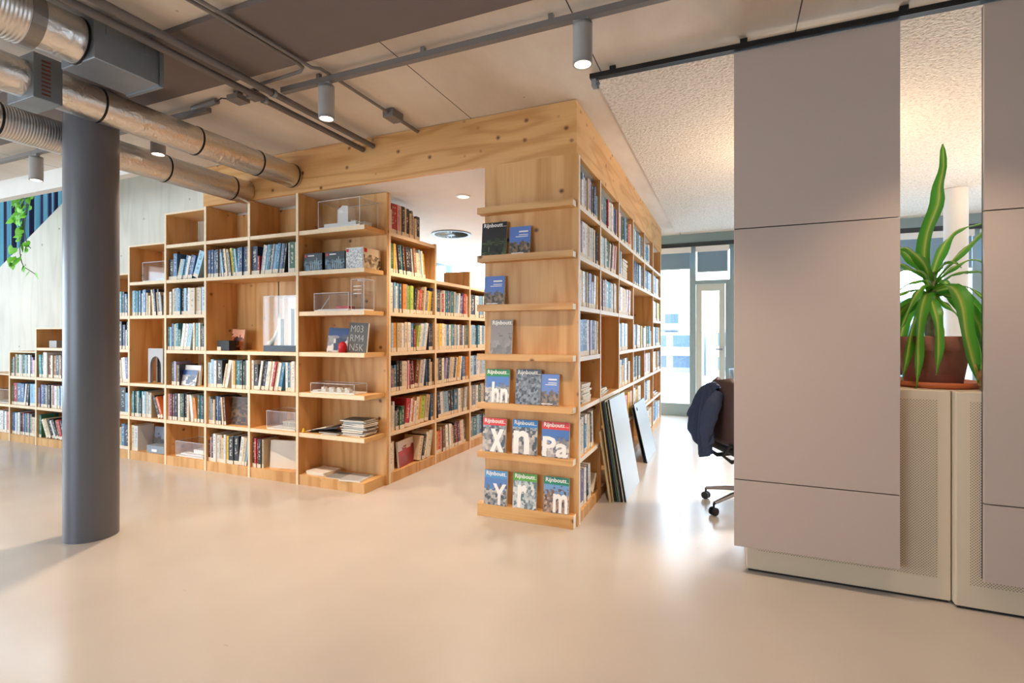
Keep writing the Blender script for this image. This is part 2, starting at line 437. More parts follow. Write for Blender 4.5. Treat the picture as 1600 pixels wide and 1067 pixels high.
# ------------------------------------------------------------------ mesh builder
class MB:
    def __init__(s, m=None):
        s.v = []; s.f = []; s.mi = []; s.uv = []; s.cols = []; s.m = m or Matrix(); s.c = None; s.cur = 0; s.sm = []
    def add(s, vs, fs, mi=None, uvs=None, smooth=False):
        o = len(s.v)
        s.v += [s.m @ Vector(p) for p in vs]
        for i, f in enumerate(fs):
            s.f.append([o + k for k in f]); s.mi.append(s.cur if mi is None else mi)
            s.uv.append(uvs[i] if uvs and uvs[i] else [(-1, -1)] * len(f)); s.cols.append(s.c); s.sm.append(smooth)
        return s
    def box(s, x0, x1, y0, y1, z0, z1, mi=None, front_mi=None, spine=False):
        vs = [(x0, y0, z0), (x1, y0, z0), (x1, y1, z0), (x0, y1, z0), (x0, y0, z1), (x1, y0, z1), (x1, y1, z1), (x0, y1, z1)]
        fs = [(0, 3, 2, 1), (4, 5, 6, 7), (0, 1, 5, 4), (1, 2, 6, 5), (2, 3, 7, 6), (3, 0, 4, 7)]
        uvs = [None] * 6
        if spine: uvs[2] = [(0, 0), (1, 0), (1, 1), (0, 1)]
        o = len(s.f)
        s.add(vs, fs, mi, uvs)
        if front_mi is not None: s.mi[o + 2] = front_mi
        return s
    def cyl(s, p0, p1, r0, r1=None, n=16, caps=True, mi=None):
        r1 = r0 if r1 is None else r1
        p0 = Vector(p0); p1 = Vector(p1); d = (p1 - p0).normalized()
        a = d.orthogonal().normalized(); b = d.cross(a)
        vs = []
        for p, r in ((p0, r0), (p1, r1)):
            for k in range(n):
                t = 2 * PI * k / n
                vs.append(p + (a * math.cos(t) + b * math.sin(t)) * r)
        fs = [(k, (k + 1) % n, n + (k + 1) % n, n + k) for k in range(n)]
        s.add(vs, fs, mi, smooth=True)
        if caps:
            s.add(vs, [tuple(range(n))[::-1], tuple(range(n, 2 * n))], mi)
        return s
    def ring(s, p0, p1, ro, ri, n=24, mi=None):
        p0 = Vector(p0); p1 = Vector(p1); d = (p1 - p0).normalized()
        a = d.orthogonal().normalized(); b = d.cross(a)
        vs = []
        for p, r in ((p0, ro), (p1, ro), (p1, ri), (p0, ri)):
            for k in range(n):
                t = 2 * PI * k / n
                vs.append(p + (a * math.cos(t) + b * math.sin(t)) * r)
        fs = []
        for q in range(4):
            w = (q + 1) % 4
            for k in range(n):
                fs.append((q * n + k, q * n + (k + 1) % n, w * n + (k + 1) % n, w * n + k))
        return s.add(vs, fs, mi, smooth=False)
    def tube(s, pts, r, n=8, mi=None, caps=True, radii=None):
        pts = [Vector(p) for p in pts]
        vs = []
        up = None
        for i, p in enumerate(pts):
            d = (pts[min(i + 1, len(pts) - 1)] - pts[max(i - 1, 0)]).normalized()
            if up is None: up = d.orthogonal().normalized()
            up = (up - d * up.dot(d)).normalized()
            b = d.cross(up)
            rr = radii[i] if radii else r
            for k in range(n):
                t = 2 * PI * k / n
                vs.append(p + (up * math.cos(t) + b * math.sin(t)) * rr)
        fs = []
        for i in range(len(pts) - 1):
            for k in range(n):
                fs.append((i * n + k, i * n + (k + 1) % n, (i + 1) * n + (k + 1) % n, (i + 1) * n + k))
        s.add(vs, fs, mi, smooth=True)
        if caps:
            L = (len(pts) - 1) * n
            s.add(vs, [tuple(range(n))[::-1], tuple(range(L, L + n))], mi)
        return s
    def lathe(s, prof, cx=0, cy=0, n=32, mi=None):
        vs = []
        for r, z in prof:
            for k in range(n):
                t = 2 * PI * k / n
                vs.append((cx + r * math.cos(t), cy + r * math.sin(t), z))
        fs = []
        for i in range(len(prof) - 1):
            for k in range(n):
                fs.append((i * n + k, i * n + (k + 1) % n, (i + 1) * n + (k + 1) % n, (i + 1) * n + k))
        return s.add(vs, fs, mi, smooth=True)
    def prism(s, poly, axis, a0, a1, mi=None):
        """poly: 2D points; axis 'x','y','z' = extrusion axis from a0 to a1"""
        def P(p, a):
            return {'x': (a, p[0], p[1]), 'y': (p[0], a, p[1]), 'z': (p[0], p[1], a)}[axis]
        n = len(poly)
        vs = [P(p, a0) for p in poly] + [P(p, a1) for p in poly]
        fs = [tuple(range(n)), tuple(range(2 * n - 1, n - 1, -1))] + [(k, n + k, n + (k + 1) % n, (k + 1) % n) for k in range(n)]
        return s.add(vs, fs, mi)
    def build(s, name, mats, parent=None, loc=None, bevel=0, recalc=True):
        if not isinstance(mats, (list, tuple)): mats = [mats]
        off = Vector(loc) if loc is not None else Vector((0, 0, 0))
        base = Vector((0, 0, 0))
        q = parent
        while q is not None:
            base += q.location; q = q.parent
        me = bpy.data.meshes.new(name)
        me.from_pydata([tuple(p - off - base) for p in s.v], [], s.f)
        for m in mats: me.materials.append(m)
        me.polygons.foreach_set('material_index', s.mi)
        me.polygons.foreach_set('use_smooth', s.sm)
        if any(u[0][0] >= 0 for u in s.uv):
            l = me.uv_layers.new(name='UVMap')
            flat = []
            for u in s.uv:
                for c in u: flat += [c[0], c[1]]
            l.data.foreach_set('uv', flat)
        if any(c is not None for c in s.cols):
            a = me.color_attributes.new('col', 'FLOAT_COLOR', 'CORNER')
            flat = []
            for f, c in zip(s.f, s.cols):
                flat += list(c or (1, 1, 1, 1)) * len(f)
            a.data.foreach_set('color', flat)
        if recalc and len(s.f) < 20000:
            bm = bmesh.new(); bm.from_mesh(me)
            bmesh.ops.recalc_face_normals(bm, faces=bm.faces)
            bm.to_mesh(me); bm.free()
        o = bpy.data.objects.new(name, me)
        C.objects.link(o)
        o.location = off
        if parent is not None: o.parent = parent
        if bevel:
            b = o.modifiers.new('bevel', 'BEVEL'); b.width = bevel; b.segments = 2; b.limit_method = 'ANGLE'
        return o

def tag(o, label=None, cat=None, group=None, kind=None):
    if label: o['label'] = label
    if cat: o['category'] = cat
    if group: o['group'] = group
    if kind: o['kind'] = kind
    return o
def empty(name, loc, label, cat, group=None):
    o = bpy.data.objects.new(name, None)
    C.objects.link(o); o.location = loc; o.empty_display_size = .1
    return tag(o, label, cat, group)
def struct(name, mb, m, **k):
    return tag(mb.build(name, m, **k), kind='structure')
def bx(*a, **k):
    return MB().box(*a, **k)

def text(body, m, mat, name, parent, size, depth=.001, align='LEFT', squeeze=1.0, bold=0.0):
    """flat lettering: local x right, y up; m places it in the world"""
    cu = bpy.data.curves.new('lettering', 'FONT')
    cu.body = body; cu.size = size; cu.extrude = depth; cu.align_x = align; cu.offset = bold
    cu.resolution_u = 2
    o = bpy.data.objects.new('lettering', cu)
    C.objects.link(o)
    bpy.context.view_layer.update()
    dg = bpy.context.evaluated_depsgraph_get()
    me = bpy.data.meshes.new_from_object(o.evaluated_get(dg))
    bpy.data.objects.remove(o)
    base = Vector((0, 0, 0)); q = parent
    while q is not None:
        base += q.location; q = q.parent
    me.transform(Matrix.Translation(-base) @ m @ Matrix.Diagonal((squeeze, 1, 1, 1)))
    me.materials.clear(); me.materials.append(mat)
    n = bpy.data.objects.new(name, me)
    C.objects.link(n)
    if parent is not None: n.parent = parent
    return n
# matrix for lettering on a face looking to -Y (x right, y up, out of face = -Y)
def face_front(x, y, z, tilt=0):
    return Matrix.Translation((x, y, z)) @ Matrix.Rotation(PI / 2 + tilt, 4, 'X')

# ------------------------------------------------------------------ the setting
ZC = 2.90           # ceiling
YF = 3.365          # front plane of the shelving
struct('floor', bx(-13.5, 7.5, -5, 8.75, -.15, 0), M_floor)
cm = MB(); cm.box(-13.5, 7.5, -5, 2.82, ZC, ZC + .2); cm.box(-4.62, 7.5, 2.82, 8.75, ZC, ZC + .2)
struct('ceiling', cm, M_ceil)
struct('trim_ceiling_panel', bx(-5.6, 7.4, 1.76, 2.25, ZC - .03, ZC), M_dark)
struct('ceiling_office', bx(-.765, 7.5, 3.09, 8.3, ZC - .018, ZC), M_spray)
struct('trim_stair_bulkhead', bx(-13.5, -4.62, 2.82, 2.90, 2.715, 4.6), M_offw)
# pale board wall behind the low shelves: its top follows the stair
def zd(x): return 2.186 + .491 * (x + 9.293)
wm = MB().prism([(-13.5, 0), (-3.46, 0), (-3.46, 4.2), (-5.19, 4.2), (-13.5, zd(-13.5))], 'y', 3.715, 3.80)
struct('wall_stair', wm, M_palewall)
struct('wall_void_left', bx(-13.6, -13.5, 2.6, 5.6, 0, 4.6), M_white)
vb = MB(); vb.box(-13.5, -4.0, 5.3, 5.4, 0, 1.2); vb.box(-13.5, -4.0, 5.3, 5.4, 4.25, 4.6); vb.box(-4.4, -4.3, 3.8, 5.4, 2.9, 4.6); vb.box(-13.5, -4.3, 2.82, 4.75, 4.6, 4.7); vb.box(-4.4, -4.3, 2.82, 3.8, 3.1, 4.6)
struct('wall_void_rear', vb, M_white)
lw = MB(); lw.box(-10.2, -10, -5, 2.72, 0, .3); lw.box(-10.2, -10, -5, 2.72, 2.65, ZC); lw.box(-10.2, -10, -5, -3.7, .3, 2.65); lw.box(-10.2, -10, 2.1, 2.72, .3, 2.65)
struct('wall_left', lw, M_white)
fw = MB(); fw.box(-10.15, -10.05, -3.7, 2.1, .3, .36); fw.box(-10.15, -10.05, -3.7, 2.1, 2.59, 2.65)
for k in range(5): fw.box(-10.15, -10.05, -3.7 + k * 1.435, -3.64 + k * 1.435, .36, 2.59)
struct('window_2', fw, M_alu)
rw = MB(); rw.box(-10.2, 7.6, -5.2, -5, 0, .35); rw.box(-10.2, 7.6, -5.2, -5, 2.7, ZC); rw.box(-10.2, -8.0, -5.2, -5, .35, 2.7); rw.box(-3.6, 7.6, -5.2, -5, .35, 2.7)
struct('wall_rear', rw, M_white)
fr = MB()
for k in range(4): fr.box(-8 + k * 1.44, -7.94 + k * 1.44, -5.15, -5.05, .35, 2.7)
struct('window_3', fr, M_alu)
struct('wall_right', bx(7.5, 7.7, -5.2, 8.75, 0, ZC), M_white)
struct('wall_aisle_left', bx(-13.6, -7.0, 8.6, 8.7, 0, ZC), M_white)

# header over the shelving: plywood fascia, and the pale soffit inside the library block
fa = MB(); fa.box(-4.62, -.955, YF, YF + .03, 2.53, ZC - .003)
hd = struct('trim_header_front', fa, M_plyh)
struct('trim_header_side', bx(-.985, -.955, YF + .03, 8.05, 2.53, ZC - .003), M_plyh)
struct('trim_header_end', bx(-1.64, -.985, 8.02, 8.05, 2.53, ZC - .003), M_plyh)
struct('ceiling_library', bx(-4.62, -.985, YF + .03, 8.02, 2.535, 2.57), M_offw)
struct('trim_header_left', bx(-4.65, -4.62, YF, 3.715, 2.53, ZC), M_plyh)

# the glazed end wall
YW = 8.6
hw = struct('trim_window_head', bx(-7.0, 7.5, YW - .02, YW + .12, 2.76, ZC), M_alu)
struct('trim_window_bar', bx(-7.0, 7.5, YW - .03, YW + .12, 2.70, 2.76), M_darkf)
struct('wall_window_plinth', bx(-7.0, 7.5, YW, YW + .14, 0, .15), M_alu)
def window(n, x0, x1, rails=(.15, 2.70)):
    f = MB()
    f.box(x0, x0 + .05, YW, YW + .09, .15, 2.70); f.box(x1 - .05, x1, YW, YW + .09, .15, 2.70)
    f.box(x0 + .05, x1 - .05, YW, YW + .09, .15, .20); f.box(x0 + .05, x1 - .05, YW, YW + .09, 2.64, 2.70)
    o = struct('window_%d' % n, f, M_alu)
    bx(x0 + .05, x1 - .05, YW + .04, YW + .05, .20, 2.64).build('pane', M_glass, o)
    return o
xs = [-7.0, -5.0, -3.2, -2.0, -.535]
for i in range(4): window(4 + i, xs[i], xs[i + 1])
xs = [.04, 1.5, 3.0, 4.5, 6.0, 7.5]
for i in range(5): window(9 + i, xs[i], xs[i + 1])
# glazed door with a fanlight
dr = MB(); dr.box(-.535, -.495, YW, YW + .1, .15, 2.70); dr.box(0.0, .04, YW, YW + .1, .15, 2.70)
dr.box(-.495, 0, YW, YW + .1, 2.10, 2.16); dr.box(-.495, 0, YW, YW + .1, 2.64, 2.70); dr.box(-.495, 0, YW, YW + .1, .15, .18); dr.box(-.06, 0, YW + .01, YW + .09, .18, 2.1)
d1 = struct('door_1', dr, M_alu)
lf = MB(); lf.box(-.49, -.405, YW + .01, YW + .06, .18, 2.095); lf.box(-.15, -.065, YW + .01, YW + .06, .18, 2.095); lf.box(-.405, -.15, YW + .01, YW + .06, 1.99, 2.095); lf.box(-.405, -.15, YW + .01, YW + .06, .18, .30)
lfo = lf.build('door_leaf', M_doorf, d1)
bx(-.405, -.15, YW + .03, YW + .04, .30, 1.99).build('pane', M_glass, lfo)
hm = MB(); hm.box(-.115, -.10, YW - .03, YW + .01, 1.06, 1.09); hm.box(-.20, -.10, YW - .04, YW - .025, 1.065, 1.085)
hm.build('door_handle', M_galv, lfo)
bx(-.495, 0, YW + .04, YW + .05, 2.16, 2.64).build('pane', M_glass, d1)
bx(-.52, -.2, YW - .06, YW - .002, .03, .10).build('floor_grille', M_conduit_d, d1)
bl = [(-2.0, -.56, 2.36, 'blue-grey roller blind over the wide pane left of the glazed door'), (-.49, -.005, 2.30, 'narrow blue-grey roller blind over the fanlight of the glazed door'), (.06, 1.45, 2.31, 'blue-grey roller blind right of the glazed door'),
      (1.52, 2.95, 2.2, 'blue-grey roller blind in the office seen behind the potted plant'), (3.02, 4.45, 2.2, 'blue-grey roller blind right of the white pillar behind the plant')]
for x0, x1, z, lb in bl:
    t = empty('roller_blind', ((x0 + x1) / 2, YW - .04, z), lb, 'blind', 'roller blinds on the glazed wall')
    bx(x0, x1, YW - .07, YW - .015, 2.60, 2.685).build('cassette', M_white, t)
    bx(x0 + .02, x1 - .02, YW - .045, YW - .042, z, 2.60).build('blind_fabric', M_blind, t)
    bx(x0 + .02, x1 - .02, YW - .05, YW - .036, z - .02, z).build('bottom_rail', M_alu, t)

# ------------------------------------------------------------------ outside
M_conc = pbr('facade_concrete', '#8f9aa3', .8)  # concrete tinted bluish, haze painted into the colour
M_fglass = pbr('facade_glass', '#41586a', .3)
M_ground = pbr('terrace', '#b9bcbc', .9, var=.1, vscale=.6)
struct('ground_outside', bx(-40, 40, 8.75, 24, -.6, -.5), M_ground)
def building(x0, x1, y, z0, z1, fl, label, setback=0.0, col=None, loc=None):
    t = empty('apartment_building', ((x0 + x1) / 2, y, z0), label, 'building')
    bx(x0, x1, y, y + 8, z0, z1).build('wall', col or M_conc, t)
    h = (z1 - z0) / fl
    for k in range(fl):
        zb = z0 + k * h
        n = max(2, int((x1 - x0) / 2.2))
        g = MB()
        for i in range(n):
            a = x0 + (x1 - x0) * i / n
            g.box(a + .25, a + (x1 - x0) / n - .25, y - .03, y + .05, zb + h * .3, zb + h * .85)
        g.build('windows', M_fglass, t)
        if k: bx(x0 + .3 + setback * (k % 2), x1 - .3, y - 1.3, y, zb - .12, zb + .1).build('balcony', M_white, t)
    return t
building(-12, -1.8, 42, -5, 1.5, 4, 'pale apartment block with glass front seen low through the wide pane')
building(-8.2, -4.6, 55, -5, 3.7, 5, 'taller stepped apartment tower rising at the left of the window view')
building(-1.0, 9, 38, -5, 1.7, 4, 'apartment block with white balconies seen through the glazed door', .6)
building(10.5, 30, 45, -5, 4, 5, 'long apartment block outside behind the potted plant')
building(-40, -16, 50, -5, 4, 5, 'apartment block outside seen past the end of the library aisle')

# ------------------------------------------------------------------ round column
colm = MB(); colm.cyl((-3.806, 1.989, 0), (-3.806, 1.989, ZC), .1445, n=64, caps=False)
tag(colm.build('round_column', M_column, loc=(-3.806, 1.989, 0)), 'thick grey painted round column standing on the floor at left', 'column')

# ------------------------------------------------------------------ ducts
def duct(x, z, r, y0, y1, label, bands, flex=None, elbow=False):
    t = empty('ventilation_duct', (x, y0, z), label, 'duct', 'silver ventilation ducts')
    m = MB(); m.cyl((x, y0, z), (x, y1, z), r, n=40); m.build('foil_sleeve', M_foil, t)
    for b in bands:
        MB().ring((x, b - .006, z), (x, b + .006, z), r + .003, r - .002, 40).build('clamp_band', M_band, t)
    if flex:
        f0, f1, rf = flex
        MB().cyl((x, f0, z), (x, f1, z), rf, n=40).build('flexible_section', M_flex, t)
        MB().ring((x, f1 - .05, z), (x, f1 + .004, z), rf + .003, r - .004, 40).build('grey_tape_collar', M_tape, t)
    return t
duct(-3.5, 2.68, .1, 1.35, 3.36, 'silver foil duct nearest the ceiling, passing through a small slotted steel box', (1.86, 2.47, 3.34, 2.98), flex=(-1.2, 1.35, .112))
duct(-4.07, 2.60, .104, .2, 3.36, 'lower silver foil duct passing behind the grey column', (1.62, 2.62, 3.2), flex=(1.63, 2.0, .1045))
duct(-2.97, 2.752, .112, 1.30, 1.5, 'large ribbed duct in the upper left corner entering the steel box', (1.487,), flex=(-1.6, 1.31, .128))
t = empty('duct_silencer_box', (-2.97, 1.65, 2.642), 'rectangular galvanised steel box at the end of the ribbed duct', 'duct box')
bx(-3.11, -2.83, 1.49, 1.81, 2.642, 2.86).build('casing', M_galv, t, bevel=.004)
fl = MB(); fl.box(-3.115, -2.822, 1.795, 1.815, 2.636, 2.866); fl.build('end_flange', M_galv, t)
for y in (1.54, 1.72): bx(-2.83, -2.824, y, y + .03, 2.78, 2.875).build('mounting_bracket', M_galv, t)
t = empty('slotted_damper_box', (-3.515, 1.57, 2.56), 'small galvanised box with a column of rusty slots around the duct', 'duct box')
bx(-3.645, -3.385, 1.50, 1.63, 2.56, 2.80).build('casing', M_galv, t, bevel=.003)
sl = MB()
for k in range(9): sl.box(-3.386, -3.383, 1.535, 1.575, 2.585 + k * .022, 2.595 + k * .022)
sl.build('slots', pbr('slot_rust', '#6b3a2c', .7), t)

# ------------------------------------------------------------------ pipes and conduits
def pipe(name, pts, r, label, mat=None, group=None, cat='pipe', clips=()):
    t = MB().tube(pts, r, n=12).build(name, mat or M_conduit_d, loc=pts[0])
    tag(t, label, cat, group)
    for c in clips:
        MB().ring((c[0], c[1] - .012, c[2]), (c[0], c[1] + .012, c[2]), r + .005, r - .001, 16).build('pipe_clip', M_galv, t)
    return t
pipe('heating_pipe', [(-2.75, -1.5, 2.806), (-2.745, YF - .004, 2.806)], .021, 'thicker grey pipe running to the plywood header, left one of the pair', clips=((-2.745, 2.4, 2.806), (-2.745, 1.2, 2.806)))
pipe('heating_pipe', [(-2.655, -1.5, 2.82), (-2.645, YF - .004, 2.82)], .021, 'thicker grey pipe running to the plywood header, right one of the pair', clips=((-2.645, 2.38, 2.82), (-2.645, 1.25, 2.82)))
zk = 2.872
pipe('electrical_conduit', [(-2.30, -1, 2.852), (-2.30, 1.2, 2.852), (-2.255, 1.75, 2.852), (-2.235, 2.28, 2.852), (-2.225, 2.34, zk), (-2.222, 2.98, zk)], .010, 'thin grey conduit running past the spotlight track into the junction box', M_conduit, 'thin ceiling conduits', 'conduit')
pipe('electrical_conduit', [(-2.222, 3.11, zk), (-2.222, YF - .004, zk)], .013, 'short stub of conduit between the junction box and the plywood header', M_conduit, 'thin ceiling conduits', 'conduit')
pipe('electrical_conduit', [(-2.34, -1, 2.852), (-2.34, 1.2, 2.852), (-2.295, 1.75, 2.852), (-2.27, 2.20, 2.852), (-2.29, 2.27, 2.86), (-2.36, 2.32, zk), (-2.62, 2.335, zk), (-2.75, 2.34, zk)], .010, 'thin grey conduit that bends left just before the spotlight track', M_conduit, 'thin ceiling conduits', 'conduit')
t = empty('junction_box', (-2.22, 3.045, 2.86), 'small square grey junction box on the conduit above the plywood header', 'junction box', 'ceiling junction boxes')
bx(-2.265, -2.175, 2.98, 3.11, 2.84, 2.899).build('box_body', M_conduit, t, bevel=.006)
t = empty('junction_box', (-2.985, 2.4, 2.85), 'left one of two small grey boxes beside the pipes', 'junction box', 'ceiling junction boxes')
bx(-3.03, -2.93, 2.35, 2.45, 2.835, 2.87).build('box_body', M_conduit, t, bevel=.004); bx(-3.0, -2.96, 2.38, 2.42, 2.87, 2.899).build('spacer', M_conduit, t)
t = empty('junction_box', (-2.86, 2.42, 2.85), 'right one of two small grey boxes beside the pipes', 'junction box', 'ceiling junction boxes')
bx(-2.90, -2.80, 2.39, 2.46, 2.84, 2.87).build('box_body', M_conduit, t, bevel=.004); bx(-2.88, -2.84, 2.4, 2.44, 2.87, 2.899).build('spacer', M_conduit, t)
pipe('electrical_conduit', [(-3.45, 2.42, 2.875), (-3.18, 2.40, 2.875)], .02, 'short thick grey conduit end above the silver duct', M_conduit, None, 'conduit')
pipe('cable', [(-3.18, 2.40, 2.875), (-3.1, 2.37, 2.868), (-3.03, 2.40, 2.86)], .004, 'thin black cable looping into the left ceiling box', M_black, None, 'cable')

# ------------------------------------------------------------------ track and spotlights
YT = 2.43
def track(x0, x1, label):
    t = empty('lighting_track', ((x0 + x1) / 2, YT, 2.84), label, 'lighting track', 'ceiling lighting tracks')
    m = MB(); m.box(x0, x1, YT - .018, YT + .018, 2.835, 2.868); m.build('rail', M_conduit, t)
    k = x0 + .3
    while k < x1:
        bx(k - .012, k + .012, YT - .012, YT + .012, 2.868, 2.899).build('spacer', M_conduit, t); k += .75
track(-2.62, 1.8, 'grey lighting track across the ceiling carrying the two big spotlights')
track(-7.2, -3.3, 'grey lighting track at far left carrying the spotlight beside the column')
def spot(x, label, en=1.0, seen=True, ytr=YT, h=.215):
    t = empty('track_spotlight', (x, ytr, 2.62), label, 'spotlight', 'grey cylinder spotlights')
    m = MB(); m.cyl((x, ytr, 2.62), (x, ytr, 2.62 + .195), .0475, n=32, caps=False)
    m.ring((x, ytr, 2.615), (x, ytr, 2.625), .0475, .040, 32)
    m.cyl((x, ytr, 2.80), (x, ytr, 2.815), .0475, n=32)
    m.build('lamp_body', M_lampb, t)
    MB().cyl((x, ytr, 2.630), (x, ytr, 2.634), .041, n=32).build('lens', M_glow, t)
    a = MB(); a.cyl((x + .01, ytr, 2.815), (x + .01, ytr, 2.835), .012, n=12); a.box(x - .045, x + .03, ytr - .014, ytr + .014, 2.826, 2.838)
    a.build('adapter', M_lampb, t)
    l = lamp('spotlight_beam', 'SPOT', (x, ytr, 2.605), 86 * en, WARM, spot_size=math.radians(104), spot_blend=.75, shadow_soft_size=.04)
    return t
spot(-2.262, 'lit grey cylinder spotlight in front of the plywood header, between pipes and conduit')
spot(-.659, 'lit grey cylinder spotlight nearest the sliding panels, right of the plywood header corner')
spot(-5.44, 'grey cylinder spotlight left of the round column, above the trailing plant', .6)
spot(-3.84, 'spotlight mostly hidden behind the silver duct, only its glowing lens showing', 1.6)
# spotlight right of the frame, then an unseen rear row added for brightness
spot(.95, 'spotlight right of the photographed part of the track', .55)
for x, w_ in ((-5.4, 'left'), (-2.2, 'middle'), (1.0, 'right')):
    spot(x, '%s spotlight of the three on the rear track behind the viewer' % w_, 1.1, ytr=-1.2)
tag(bx(-7, 3, -1.218, -1.182, 2.838, ZC - .001).build('lighting_track', M_conduit, loc=(-2, -1.2, 2.838)), 'second lighting track parallel to the first, behind the viewer', 'lighting track')

# recessed downlights and swirl diffuser in the library soffit
def downlight(x, y, r, label, en):
    t = empty('recessed_downlight', (x, y, 2.53), label, 'downlight', 'recessed downlights over the aisle')
    MB().ring((x, y, 2.526), (x, y, 2.536), r, r * .78, 32).build('trim_ring', M_white, t)
    MB().cyl((x, y, 2.529), (x, y, 2.534), r * .78, n=32).build('lens', M_glow2, t)
    lamp('downlight_beam', 'SPOT', (x, y, 2.51), 75 * en, (1, .84, .66), spot_size=math.radians(130), spot_blend=.7, shadow_soft_size=.06)
downlight(-2.185, 4.03, .065, 'round recessed downlight nearest the magazine display', 1)
downlight(-2.185, 6.9, .065, 'recessed downlight farther down the aisle, low behind the shelf top', 1)
downlight(-3.9, 5.6, .065, 'recessed downlight behind the long bookcase', 1)
downlight(-2.185, 5.5, .065, 'middle recessed downlight of the aisle row', 1)  # last two downlights added to brighten the aisle
# added pendants hidden behind the panels, brightening the sprayed ceiling and the office
for k, (x, y) in enumerate(((.62, 4.75), (2.75, 5.6), (4.4, 5.0))):
    t = empty('office_pendant', (x, y, 1.95), ('white office pendant nearest the sliding panels', 'white office pendant over the desk behind the plant', 'white office pendant farthest right')[k], 'pendant lamp')
    MB().ring((x, y, 1.91), (x, y, 1.99), .16, .15, 32).build('shade', M_white, t)
    MB().cyl((x, y, 1.95), (x, y, ZC - .018), .004, n=8).build('cord', M_black, t)
    MB().cyl((x, y, 1.945), (x, y, 1.955), .15, n=32).build('diffuser', M_glow2, t)
    lamp('pendant_uplight', 'SPOT', (x, y, 2.01), 58, (1, .72, .46), spot_size=math.radians(165), spot_blend=.5, shadow_soft_size=.14, rot=(PI, 0, 0))
    lamp('pendant_downlight', 'SPOT', (x, y, 1.90), 150, (1, .8, .6), spot_size=math.radians(140), spot_blend=.6, shadow_soft_size=.14)
t = empty('swirl_air_diffuser', (-3.13, 5.47, 2.53), 'large round ceiling air diffuser with radial swirl blades above the aisle shelves', 'air diffuser')
MB().ring((-3.13, 5.47, 2.522), (-3.13, 5.47, 2.536), .24, .205, 40).build('outer_ring', M_galv, t)
MB().cyl((-3.13, 5.47, 2.530), (-3.13, 5.47, 2.5345), .205, n=40).build('back_plate', pbr('diffuser_dark', '#4f5b66', .6), t)
for k in range(24):
    a = 2 * PI * k / 24
    m = MB(Matrix.Translation((-3.13, 5.47, 2.525)) @ Matrix.Rotation(a, 4, 'Z') @ Matrix.Rotation(.5, 4, 'X'))
    m.box(.05, .2, -.009, .009, -.001, .001); m.build('blade', M_alu, t)
MB().cyl((-3.13, 5.47, 2.518), (-3.13, 5.47, 2.53), .045, n=20).build('centre_cap', M_galv, t)

# ------------------------------------------------------------------ bookcases
TH = .027
def shelf_box(mb, M, x0, x1, y0, y1, z0, z1):
    o = mb.m; mb.m = M; mb.box(x0, x1, y0, y1, z0, z1, 0, front_mi=1); mb.m = o
    return mb
LEV = [.43, .78, 1.13, 1.48, 1.83, 2.18]
PX = [-3.46 - .583 * i for i in range(10)]           # uprights, right to left
TOPS = [2.53, 2.53, 2.515, 2.23, 1.947, 1.66, 1.381, 1.10, .82]
I4 = Matrix()
lt = empty('bookcase', (-5.9, YF, 0), 'long stepped plywood bookcase against the pale wall, left of the open corner shelves', 'bookcase')
for i, x in enumerate(PX):
    h = max(TOPS[max(i - 1, 0)], TOPS[min(i, 8)])
    if i == 1:
        shelf_box(MB(), I4, x - TH / 2, x + TH / 2, YF, 3.70, 0, 1.116).build('upright', [M_ply, M_edge], lt)
        shelf_box(MB(), I4, x - TH / 2, x + TH / 2, YF, 3.70, 1.848, 2.53).build('upright', [M_ply, M_edge], lt)
    else:
        shelf_box(MB(), I4, x - TH / 2, x + TH / 2, YF, 3.70, 0, min(h, 2.53)).build('upright', [M_ply, M_edge], lt)
for i in range(9):
    x1, x0 = PX[i] - TH / 2, PX[i + 1] + TH / 2
    if i == 1: pass
    shelf_box(MB(), I4, x0, x1, YF + .004, 3.70, 0, .09).build('plinth', [M_ply, M_ply], lt)
    bt = 2.18 if i == 2 else TOPS[i] - .02
    bx(x0 - .02, x1 + (.02 if i else 0), 3.701, 3.714, .09, bt).build('back_panel', M_ply, lt)
    if i >= 2:
        shelf_box(MB(), I4, x0, x1, YF, 3.70, TOPS[i] - .016, TOPS[i]).build('top_board', [M_shelf, M_edge], lt)
    for z in LEV:
        if z > TOPS[i] - .2: continue
        if i in (0, 1) and z == 1.48: continue
        if i == 3 and z == 1.13: continue
        a, b = x0, x1
        if i == 1 and z in (1.13, 1.83): continue
        if i == 0 and z in (1.13, 1.83): a = PX[2] + TH / 2
        shelf_box(MB(), I4, a, b, YF + .002, 3.70, z - .014, z + .018).build('shelf', [M_shelf, M_edge], lt)

# open corner unit
ct = empty('corner_shelf_unit', (-3.1, 3.5, 0), 'open plywood corner shelf unit displaying models, boxes and magazines', 'shelf unit')
CX0, CX1 = -3.46 + TH / 2, -2.742
shelf_box(MB(), I4, CX0, CX1, 3.372, 3.64, 0, .085).build('plinth', [M_shelf, M_ply], ct)
bx(CX0, -2.72, 3.64, 3.668, 0, 2.53).build('back_panel', M_ply, ct)
for z in LEV:
    shelf_box(MB(), I4, CX0, CX1, 3.372, 3.64, z - .016, z + .02).build('shelf', [M_shelf, M_edge], ct)

